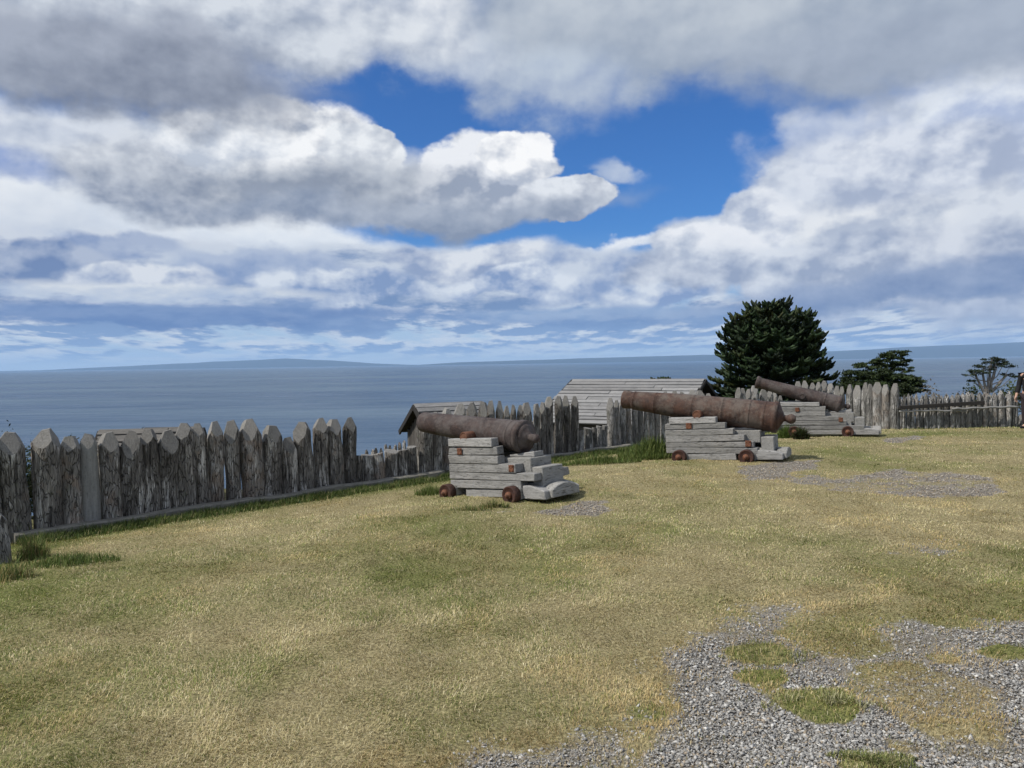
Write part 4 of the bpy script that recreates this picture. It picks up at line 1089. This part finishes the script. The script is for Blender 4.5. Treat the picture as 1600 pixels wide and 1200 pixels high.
YB = 40.0; mb = at_depth(1034, 600, YB); mt = at_depth(1034, 590, YB); mz = gz(mb.x, mb.y)
root = monkey_puzzle('top of a small rope-branched tree peeping over the plank roof ridge', Vector((mb.x, mb.y, mz)), mt.z - mz, .95, 9)

def pad(px, py, Y, rx, rz, base):
    p = at_depth(px, py, Y) - Vector(base); return ((p.x, p.y, p.z), rx / F_PX * Y, rx / F_PX * Y * .8, rz / F_PX * Y)
YC = 44.0; b = at_depth(1385, 620, YC); b = Vector((b.x, b.y, gz(b.x, b.y)))
P3 = lambda px, py, Y, b: tuple(at_depth(px, py, Y) - b)
pads = [pad(*q, b) for q in [(1340, 588, 43, 25, 8), (1325, 602, 43.4, 22, 8), (1356, 572, 44, 19, 7), (1366, 584, 43, 25, 9), (1384, 568, 44, 18, 7), (1396, 556, 44, 19, 6), (1408, 566, 44, 16, 6), (1412, 578, 43.5, 13, 5),
        (1385, 592, 43, 29, 10), (1405, 600, 43, 27, 13), (1425, 598, 43, 18, 10), (1434, 606, 43, 16, 8), (1350, 605, 42.6, 36, 10), (1390, 612, 42.6, 38, 12), (1414, 552, 44, 9, 3), (1376, 562, 44, 11, 5), (1318, 610, 43, 16, 6)]]
pine_needles_tree('spreading dark green windswept tree behind the tall grey logs, right of the dome-shaped tree', b, 5, pads, [(0, 0, -.3), P3(1386, 612, YC, b), P3(1390, 592, YC, b), P3(1392, 575, YC, b)], .16, 21, (.032, .048, .015), .17, 560, group='windswept trees beyond the fence')
YD = 46.0; b = at_depth(1545, 615, YD); b = Vector((b.x, b.y, gz(b.x, b.y)))
pads = [pad(*q, b) for q in [(1550, 561, 46, 12, 2.5), (1560, 566, 46, 12, 2.2), (1542, 567, 46, 11, 2.5), (1534, 573, 46, 12, 2.2), (1568, 569, 46, 13, 1.8), (1578, 572.5, 46, 9, 1.3), (1524, 580, 46, 13, 2.2), (1514, 586, 46, 9, 1.5), (1534, 583, 46, 12, 2.2), (1545, 577, 46.2, 10, 2.2), (1556, 573, 46, 10, 2),
        (1573, 585, 46, 9, 1.7), (1582, 588.5, 46, 7, 1.2), (1518, 595, 46, 5, 1.2), (1560, 562, 46.3, 8, 2)]]
tr = pine_needles_tree('thin flat-topped tree on bare pale forked limbs, behind the picket fence', b, 5, pads, [(0, 0, -.3), P3(1544, 622, YD, b), P3(1544, 608, YD, b), P3(1545, 590, YD, b)], .10, 33, (.030, .042, .020), .13, 230, group='windswept trees beyond the fence', bark=M_TREEBARK_PALE)
# extra bare forks of the thin tree, joined to its trunk mesh
bm = bmesh.new(); trunk = [c for c in tr.children if c.name.startswith('trunk')][0]; bm.from_mesh(trunk.data)
for q in ([(1538, 614), (1532, 602), (1526, 590), (1522, 582)], [(1541, 612), (1538, 598), (1536, 584), (1538, 572)], [(1548, 614), (1549, 598), (1553, 582), (1556, 568)], [(1550, 612), (1558, 602), (1566, 594), (1574, 586)], [(1543, 610), (1547, 592), (1546, 574), (1550, 563)]):
    add_tube(bm, [P3(x, y, YD, b) for x, y in q], [.085, .07, .055, .03], 6, 0, .1)
bm.to_mesh(trunk.data); bm.free()
bush('rounded olive green shrub behind the picket fence, under the thin tree', 1518, 606, 46, 40, 2, 61, (.035, .05, .014), 2200, .16)
bush('mounded green shrub at the far right behind the fence, beside the person', 1578, 596, 56, 36, 2, 62, (.05, .062, .018), 2600, .15)
bush('straw-coloured bare shrub between the windswept tree and the picket fence', 1452, 603, 40, 38, 2, 63, (.13, .10, .055), 1300, .13, loose=1.3)
bush('dark green shrub poking over the left end of the nearest palisade', 18, 684, 70, 12.5, 1, 64, (.028, .036, .012), 4200, .05)
bush('brown-green shrub behind the third and fourth logs of the nearest palisade', 128, 679, 74, 13.5, 1, 65, (.045, .042, .018), 4200, .05)
bush('bushy shrub showing in the gap between the leftmost logs', 60, 690, 50, 13.0, 1, 66, (.034, .045, .014), 3600, .05)
for i, (px, py, lb) in enumerate([(225, 664, 'wispy dry twigs above the grey roof edge, right clump'), (168, 670, 'wispy dry twigs above the grey roof edge, left clump')]):
    bush(lb, px, py, 26, 19.0, 1, 70 + i, (.05, .04, .025), 420, .05, name='dry_plant', cat='plant', loose=.9)

# ------------------------------------------------------------------ grass and gravel
rng = np.random.default_rng(11)
def blades(x, y, z, length, width, lean, tint, rnd, az=None):
    """bent grass blades, five vertices each"""
    n = len(x); a = rnd.uniform(0, 2 * math.pi, n) if az is None else az
    dx, dy = np.cos(a), np.sin(a); sx, sy = -dy, dx
    l = np.asarray(length) * np.ones(n); w = np.asarray(width) * np.ones(n) * .5; th = np.asarray(lean) * np.ones(n)
    h1, o1 = l * .55 * np.cos(th * .7), l * .55 * np.sin(th * .7)
    h2, o2 = h1 + l * .45 * np.cos(np.minimum(th * 1.5, 1.75)), o1 + l * .45 * np.sin(np.minimum(th * 1.5, 1.75))
    V = np.empty((n, 5, 3))
    for k, (o, hh, ww) in enumerate(((0, -.006, -1), (0, -.006, 1), (o1, h1, .8), (o1, h1, -.8), (o2, h2, 0))):
        V[:, k, 0] = x + dx * o + sx * w * ww; V[:, k, 1] = y + dy * o + sy * w * ww; V[:, k, 2] = z + hh
    base = np.arange(n) * 5
    L = np.stack([base, base + 1, base + 2, base + 3, base + 3, base + 2, base + 4], 1).ravel()
    st = np.stack([np.arange(n) * 7, np.arange(n) * 7 + 4], 1).ravel(); to = np.tile([4, 3], n)
    return V.reshape(-1, 3), L, st, to, np.repeat(tint, 5, 0)
def lawn_points(n, y0, y1, pw, spread=1.0):
    u = rng.uniform(0, 1, n)
    Y = (y0 ** (1 - pw) + u * (y1 ** (1 - pw) - y0 ** (1 - pw))) ** (1 / (1 - pw))
    X = rng.uniform(-.76, .76, n) * Y * spread + rng.normal(size=n) * .3
    return X, Y
def ground_here(x, y): return ground_z(x, y) + (fbm(x, y, 6.0, 61, 2) - 0.5) * 0.02
X, Y = lawn_points(560000, 2.7, 22.5, 1.2)
d = fence_dist(X, Y); m = gravel_mask(X, Y)
tuftn = fbm(X, Y, 5.0, 71, 3); bare = fbm(X, Y, 0.8, 77, 4)
keep = (d > .08) & (rng.uniform(0, 1, len(X)) > np.minimum(m * 1.08, .975)) & (rng.uniform(0, 1, len(X)) < .45 + 1.1 * stepf(tuftn, .38, .62))
keep &= (Y < 12) | (rng.uniform(0, 1, len(X)) < .85)
X, Y, d, m, tuftn, bare = [q[keep] for q in (X, Y, d, m, tuftn, bare)]
gr = np.clip(green_field(X, Y) + rng.normal(size=len(X)) * .20, 0, 1)
isgreen = rng.uniform(0, 1, len(X)) < gr * .82
n = len(X)
straw = np.array([(.53, .455, .255), (.46, .39, .205), (.37, .31, .155), (.62, .555, .36), (.30, .23, .13)])[rng.choice(5, n, p=[.27, .28, .2, .15, .10])]
green = np.array([(.15, .185, .045), (.21, .235, .065), (.095, .13, .03), (.27, .275, .095)])[rng.choice(4, n, p=[.35, .3, .2, .15])]
tint = np.where(isgreen[:, None], green, straw) * rng.uniform(.72, 1.25, (n, 1)) * (.60 + .80 * fbm(X, Y, 2.6, 95, 4))[:, None] * np.where((bare > .56)[:, None], np.array((.97, .91, .83)), 1.0)
lush = stepf(d, .55, .15) * (1 - stepf(d, 0, .06) * 0)
lng = rng.uniform(.013, .036, n) * (1 + .35 * stepf(tuftn, .5, .7)) * (1 + .9 * lush) * np.where(isgreen, 1.05, 1.0)
mat_ = stepf(m, .08, .3); lng = lng * (1 - .45 * mat_); tint = np.where(isgreen[:, None], tint, tint * (1 - mat_[:, None] * np.array((.08, .14, .22))))
long_ = rng.uniform(0, 1, n) < .03; lng = np.where(long_, lng * 2.0, lng)
wid = np.where(isgreen, .0028, .0025) + .00048 * np.clip(Y - 3, 0, 20)
lean = np.where(isgreen, rng.uniform(.55, 1.4, n), rng.uniform(.85, 1.55, n))
flow = (fbm(X, Y, 1.2, 91, 3) - .5) * 14 + rng.normal(size=n) * 1.1
V, L, st, to, tn = blades(X, Y, ground_here(X, Y), lng, wid, lean, tint, rng, flow)
me = mesh_arrays('grass', V, L, st, to, [M_BLADE]); col_attr(me, 'tint', tn)
tag(link('grass', me), kind='stuff')

# taller grass before the kerb timbers; dark green partly paints the palisade's shadow
N = 26000; t = rng.uniform(0, 1, N); side = rng.choice(2, N, p=[.58, .42])
Aa = np.array([K[1], K[2]])[side]; Bb = np.array([K[2], K[3]])[side]
P2 = Aa + (Bb - Aa) * t[:, None]; U = (Bb - Aa) / np.linalg.norm(Bb - Aa, axis=1, keepdims=True); Nn = np.stack([U[:, 1], -U[:, 0]], 1)
off = .19 + np.abs(rng.normal(size=N)) * .17; P2 = P2 + Nn * off[:, None]
X, Y = P2[:, 0], P2[:, 1]
kp = (fbm(X, Y, 1.6, 81, 3) > .30); X, Y, off = X[kp], Y[kp], off[kp]; n = len(X)
cl = fbm(X, Y, 3.0, 83, 3)
green = np.array([(.085, .12, .028), (.055, .09, .02), (.13, .155, .045), (.28, .25, .12)])[rng.choice(4, n, p=[.4, .3, .2, .10])] * rng.uniform(.7, 1.25, (n, 1))
V, L, st, to, tn = blades(X, Y, ground_here(X, Y), rng.uniform(.05, .13, n) * (.6 + .9 * cl) * np.clip(1.25 - off, .5, 1.1), .0045 + .0003 * Y, rng.uniform(.15, .95, n), green, rng)
me = mesh_arrays('grass', V, L, st, to, [M_BLADE]); col_attr(me, 'tint', tn)
tag(link('grass', me), kind='stuff')

# loose stone chips
def chips(x, y, z, size, tint, rnd):
    n = len(x)
    base = np.array([(1, 0, 0), (-1, 0, 0), (0, 1, 0), (0, -1, 0), (.15, .1, 1), (-.1, -.1, -1)], float)
    V = base[None] * (1 + rnd.normal(size=(n, 6, 1)) * .22) + rnd.normal(size=(n, 6, 3)) * .16
    sc = np.stack([np.ones(n), rnd.uniform(.5, .95, n), rnd.uniform(.28, .6, n)], 1) * np.asarray(size)[:, None]
    V = V * sc[:, None, :]
    a = rnd.uniform(0, 6.28, n); ca, sa = np.cos(a)[:, None], np.sin(a)[:, None]; tl = rnd.normal(size=n)[:, None] * .35
    vx = V[..., 0] * ca - V[..., 1] * sa; vy = V[..., 0] * sa + V[..., 1] * ca; vz = V[..., 2] + V[..., 0] * tl
    V = np.stack([vx + x[:, None], vy + y[:, None], vz + z[:, None]], -1)
    F = np.array([(0, 2, 4), (2, 1, 4), (1, 3, 4), (3, 0, 4), (2, 0, 5), (1, 2, 5), (3, 1, 5), (0, 3, 5)])
    L = (F[None] + (np.arange(n) * 6)[:, None, None]).reshape(-1)
    return V.reshape(-1, 3), L, np.arange(n * 8) * 3, np.full(n * 8, 3), np.repeat(tint, 6, 0)
X, Y = lawn_points(640000, 2.7, 19.0, 1.5)
m = gravel_mask(X, Y); kp = rng.uniform(0, 1, len(X)) < m * (.25 + .8 * m)
X, Y, m = X[kp], Y[kp], m[kp]
# a few strays on the turf near the gravel
Xs, Ys = lawn_points(9000, 2.8, 12, 1.4); ms_ = gravel_mask(Xs, Ys); u_, v_ = project(Xs, Ys, Xs * 0)
kp = rng.uniform(0, 1, len(Xs)) < np.where((ms_ > .03) & (ms_ < .5), .9, .02)
X = np.concatenate([X, Xs[kp]]); Y = np.concatenate([Y, Ys[kp]]); n = len(X)
grey = np.array([(.29, .287, .28), (.20, .198, .195), (.38, .377, .37), (.17, .168, .165), (.46, .455, .44), (.29, .245, .19)])[rng.choice(6, n, p=[.30, .24, .18, .10, .06, .12])] * rng.uniform(.88, 1.25, (n, 1)) * (np.array((1.02, 1.0, .96)) * np.where(Y > 7.5, 1.0, 0)[:, None] * np.array((.98, .90, .80)) + np.array((1.02, 1.0, .96)) * np.where(Y > 7.5, 0, 1.0)[:, None])
size = np.exp(rng.normal(size=n) * .52) * .0052 + .0007 * np.clip(Y - 4, 0, 14)
size = np.clip(size, .0026, .0165)
V, L, st, to, tn = chips(X, Y, ground_here(X, Y) - .016 + size * .25 + rng.uniform(0, .006, n), size, grey, rng)
me = mesh_arrays('gravel', V, L, st, to, [leafmat('stone_chip', .85, 0.0)]); col_attr(me, 'tint', tn)
tag(link('gravel', me), kind='stuff')

# ------------------------------------------------------------------ weeds and tufts standing by themselves
def tuft(label, px, py, r, n, ln, tints, seed, name='grass_tuft', cat='grass tuft', group='grass tufts round the cannons', lean=(.1, .9), wid=.006, stuff=False, hump=0.0, ragged=False):
    rn = np.random.default_rng(seed); c = on_ground(px, py)
    q = rn.normal(size=(n, 2)) * .5; q = q / np.maximum(1, np.linalg.norm(q, axis=1, keepdims=True) / .9) * np.array(r)[None]
    if ragged:
        q = q * 1.25; q = q[fbm(q[:, 0] + seed, q[:, 1] * 1.6, 7.0, seed, 3) > .43 + .12 * np.hypot(q[:, 0] / r[0], q[:, 1] / r[1])]; n = len(q)
    x, y = c.x + q[:, 0], c.y + q[:, 1]; z = ground_z(x, y) - c.z
    rr = np.hypot(q[:, 0] / r[0], q[:, 1] / r[1]); l = rn.uniform(*ln, n) * np.clip(1.2 - .7 * rr, .3, 1.2)
    z = z + hump * np.exp(-(rr * 1.6) ** 2) * rn.uniform(0, 1, n)
    tt = np.array(tints)[rn.integers(0, len(tints), n)] * rn.uniform(.65, 1.3, (n, 1))
    V, L, st, to, tn = blades(q[:, 0], q[:, 1], z, l, wid, rn.uniform(*lean, n), tt, rn)
    me = mesh_arrays(name, V, L, st, to, [M_BLADE]); col_attr(me, 'tint', tn)
    o = link('weeds' if stuff else name, me); o.location = c
    return tag(o, kind='stuff') if stuff else tag(o, label, cat, group)
GT = [(.10, .145, .033), (.07, .11, .024), (.16, .19, .055)]; GY = GT + [(.26, .22, .09), (.32, .27, .12)]
tuft('tall yellow-green grass tuft against the kerb timber end, beside the low grey stump', 52, 872, (.16, .14), 420, (.10, .34), GY, 1)
tuft('green grass tuft growing in front of the low grey stump at the left edge', 14, 905, (.22, .16), 420, (.08, .24), GY, 2)
tuft('broad green grass clump spreading along the kerb timber, right of the yellow tuft', 110, 880, (.5, .2), 900, (.05, .15), GT, 3, stuff=True)
tuft('dark weeds growing over the near rear wheel of the nearest cannon', 772, 793, (.20, .06), 260, (.04, .15), GY, 4, lean=(.2, 1.2), wid=.009)
tuft('low weeds under the carriage side of the nearest cannon', 735, 797, (.30, .06), 260, (.03, .10), GY, 5, stuff=True)
tuft('bright green grass clump beside the near front wheel of the nearest cannon', 672, 772, (.24, .2), 620, (.06, .20), GT + [(.15, .19, .05)], 6)
tuft('large overgrown grass mound against the front of the largest cannon', 1022, 716, (.75, .5), 2600, (.10, .30), GT, 7, hump=.30, wid=.010)
tuft('straggling grass on the bank left of the overgrown mound', 940, 724, (.8, .25), 1500, (.05, .16), GT, 8, hump=.08, wid=.009, stuff=True)
tuft('bright green weeds behind the breech ball of the largest cannon', 1232, 684, (.26, .16), 1600, (.12, .38), [(.09, .14, .03), (.13, .19, .045)], 9, wid=.016)
tuft('dark ferny weeds at the front of the raised cannon carriage', 1252, 686, (.18, .15), 900, (.12, .36), [(.03, .045, .015), (.05, .035, .02), (.06, .08, .025)], 10, wid=.02, lean=(.2, 1.2))
for i, (px, py, lb) in enumerate([(1188, 1020, 'flat oval island of green grass in the gravel, farthest of the three'), (1285, 1102, 'shaggy pale-bladed grass island in the middle of the gravel'), (1360, 1192, 'grass island in the gravel at the bottom edge of the photo')]):
    sc = [(.30, .16), (.27, .17), (.2, .09)][i]
    tuft(lb, px, py, sc, 1900, [(.02, .055), (.03, .09), (.025, .06)][i], [(.13, .165, .045), (.18, .20, .06), (.24, .24, .09), (.36, .33, .17)] + ([(.45, .42, .24)] * 2 if i == 1 else []), 20 + i, group='grass islands in the gravel', wid=.0040, lean=(.3, 1.3), ragged=True)
# pale stone by the weeds
bm = bmesh.new(); bmesh.ops.create_icosphere(bm, subdivisions=2, radius=.075)
for v in bm.verts: v.co *= 1 + .25 * mnoise.noise(v.co * 9); v.co.z *= .75
c = on_ground(1221, 669); o = link('pale_stone', bm_mesh('pale_stone', bm, [plain('pale_stone', (.62, .60, .54))], True)); o.location = c + Vector((0, 0, .03))
tag(o, 'small pale stone in the grass between the largest and the raised cannon', 'stone')

# ------------------------------------------------------------------ person at the end of the picket fence
def skin_mesh(name, verts, edges, mats, sub=2):
    me = bpy.data.meshes.new(name); me.from_pydata([v[:3] for v in verts], edges, [])
    o = bpy.data.objects.new('tmp', me); COL.objects.link(o)
    sk = o.modifiers.new('s', 'SKIN'); sk.use_smooth_shade = True
    for v, d in zip(verts, me.skin_vertices[0].data):
        r = v[3]; d.radius = (r, r) if not hasattr(r, '__len__') else r
    me.skin_vertices[0].data[0].use_root = True
    ss = o.modifiers.new('u', 'SUBSURF'); ss.levels = ss.render_levels = sub
    dg = bpy.context.evaluated_depsgraph_get(); dg.update()
    out = bpy.data.meshes.new_from_object(o.evaluated_get(dg)); out.name = name
    bpy.data.objects.remove(o); out.materials.clear()
    for m in mats: out.materials.append(m)
    out.polygons.foreach_set('use_smooth', [True] * len(out.polygons))
    return out
YP = 19.5; pp = at_depth(1608, 660, YP); pz = gz(pp.x, pp.y)
man = tag(empty('person', (pp.x, pp.y, pz), math.pi + .35), 'person in a black jacket standing at the right edge by the picket fence', 'person')
man.scale = (.98, .98, .98)
# local: faces +x, y to the left
def arm(sg):
    S0 = [(0.0, sg * .19, 1.38, .062), (.03, sg * .245, 1.12, .046), (.14, sg * .235, .88, .036)]
    return S0
Vb = [(0, 0, .93, .13), (0.01, 0, 1.10, .115), (0.0, 0, 1.28, .135), (-.01, 0, 1.40, .09), (0.0, 0, 1.48, .055), (.02, 0, 1.56, .075), (.03, 0, 1.64, .088), (.02, 0, 1.70, .07)]
Eb = [(i, i + 1) for i in range(7)]
Vb += [(.105, 0, 1.60, .018)]; Eb += [(6, 8)]                       # nose
for sg in (1, -1):
    Vb += [(.015, sg * .092, 1.61, .016)]; Eb += [(6, len(Vb) - 1)]   # ears
    b0 = len(Vb); Vb += arm(sg); Eb += [(3, b0), (b0, b0 + 1), (b0 + 1, b0 + 2)]
    hx, hy, hz = .17, sg * .232, .80; Vb += [(hx, hy, hz, (.018, .034))]; Eb += [(b0 + 2, b0 + 3)]
    for k, ln_ in enumerate((.065, .075, .07, .055)):
        f0 = len(Vb); ox = -.03 + .02 * k
        Vb += [(hx + ox + .004, hy, hz - .045, .009), (hx + ox + .012, hy - sg * .012, hz - .045 - ln_ * .6, .0085), (hx + ox + .012, hy - sg * .03, hz - .045 - ln_, .007)]
        Eb += [(b0 + 3, f0), (f0, f0 + 1), (f0 + 1, f0 + 2)]
    f0 = len(Vb); Vb += [(hx + .045, hy - sg * .01, hz - .005, .011), (hx + .06, hy - sg * .02, hz - .05, .009)]; Eb += [(b0 + 3, f0), (f0, f0 + 1)]
    l0 = len(Vb); Vb += [(0, sg * .10, .84, .09), (.02, sg * .11, .48, .06), (-.02, sg * .115, .09, .042), (.10, sg * .125, .03, .036)]
    Eb += [(0, l0), (l0, l0 + 1), (l0 + 1, l0 + 2), (l0 + 2, l0 + 3)]
M_SKIN = plain('skin', (.42, .26, .19), .55, .35, .08); M_JACKET = plain('black_cloth', (.010, .010, .012), .85); M_TROUSER = plain('dark_trouser_cloth', (.030, .022, .026), .9); M_HAIR = plain('dark_hair', (.016, .011, .009), .7)
link('body', skin_mesh('body', Vb, Eb, [M_SKIN]), man)
Vj = [(0, 0, .90, .165), (.01, 0, 1.10, .155), (0, 0, 1.30, .165), (-.01, 0, 1.41, .115), (-.005, 0, 1.475, .075)]; Ej = [(0, 1), (1, 2), (2, 3), (3, 4)]
for sg in (1, -1):
    b0 = len(Vj); Vj += [(0, sg * .20, 1.385, .082), (.03, sg * .25, 1.12, .066), (.13, sg * .237, .90, .052)]; Ej += [(3, b0), (b0, b0 + 1), (b0 + 1, b0 + 2)]
link('jacket', skin_mesh('jacket', Vj, Ej, [M_JACKET]), man)
Vt = [(0, 0, .92, .14)]; Et = []
for sg in (1, -1):
    b0 = len(Vt); Vt += [(0, sg * .10, .83, .105), (.02, sg * .112, .48, .078), (-.015, sg * .116, .10, .066)]; Et += [(0, b0), (b0, b0 + 1), (b0 + 1, b0 + 2)]
link('trousers', skin_mesh('trousers', Vt, Et, [M_TROUSER]), man)
for sg in (1, -1):
    link('shoe', skin_mesh('shoe', [(-.04, sg * .118, .045, .045), (.05, sg * .122, .04, .045), (.14, sg * .128, .03, .036)], [(0, 1), (1, 2)], [M_JACKET]), man)
link('hair', skin_mesh('hair', [(-.02, 0, 1.70, .085), (-.06, 0, 1.63, .075), (-.065, 0, 1.56, .05), (.045, 0, 1.735, .055)], [(0, 1), (1, 2), (0, 3)], [M_HAIR]), man)
link('beard', skin_mesh('beard', [(.06, 0, 1.535, .05), (.03, .055, 1.56, .034), (.03, -.055, 1.56, .034)], [(0, 1), (0, 2)], [M_HAIR]), man)
# pale bag hanging from the hand
bm = bmesh.new(); R3 = [(.0, .09), (.04, .125), (.14, .135), (.24, .12), (.30, .085)]
prev = None
for zz, rr in R3:
    ring = [bm.verts.new((rr * math.cos(k * .5236), rr * .45 * math.sin(k * .5236) + .01 * math.sin(k * 2.1), zz)) for k in range(12)]
    if prev:
        for k in range(12): bm.faces.new((prev[k], prev[(k + 1) % 12], ring[(k + 1) % 12], ring[k]))
    else: bm.faces.new(ring[::-1])
    prev = ring
bagw = man.matrix_basis @ Vector((.18, -.232, .40)) if False else Matrix.LocRotScale(man.location, man.rotation_euler, man.scale) @ Vector((.19, .215, .40))
bag = link('cloth_bag', bm_mesh('cloth_bag', bm, [plain('pale_cloth', (.62, .60, .57), .9)], True)); bag.location = bagw; bag.rotation_euler = (0, 0, .4)
tag(bag, 'pale cloth bag hanging from the hand of the person in black', 'bag')
bm = bmesh.new()
for sg in (1, -1): add_tube(bm, [(sg * .05, 0, .29), (sg * .035, 0, .35), (sg * .008, 0, .385)], [.008, .007, .007], 6)
link('bag_handle', bm_mesh('bag_handle', bm, [bpy.data.materials['pale_cloth']], True), bag)
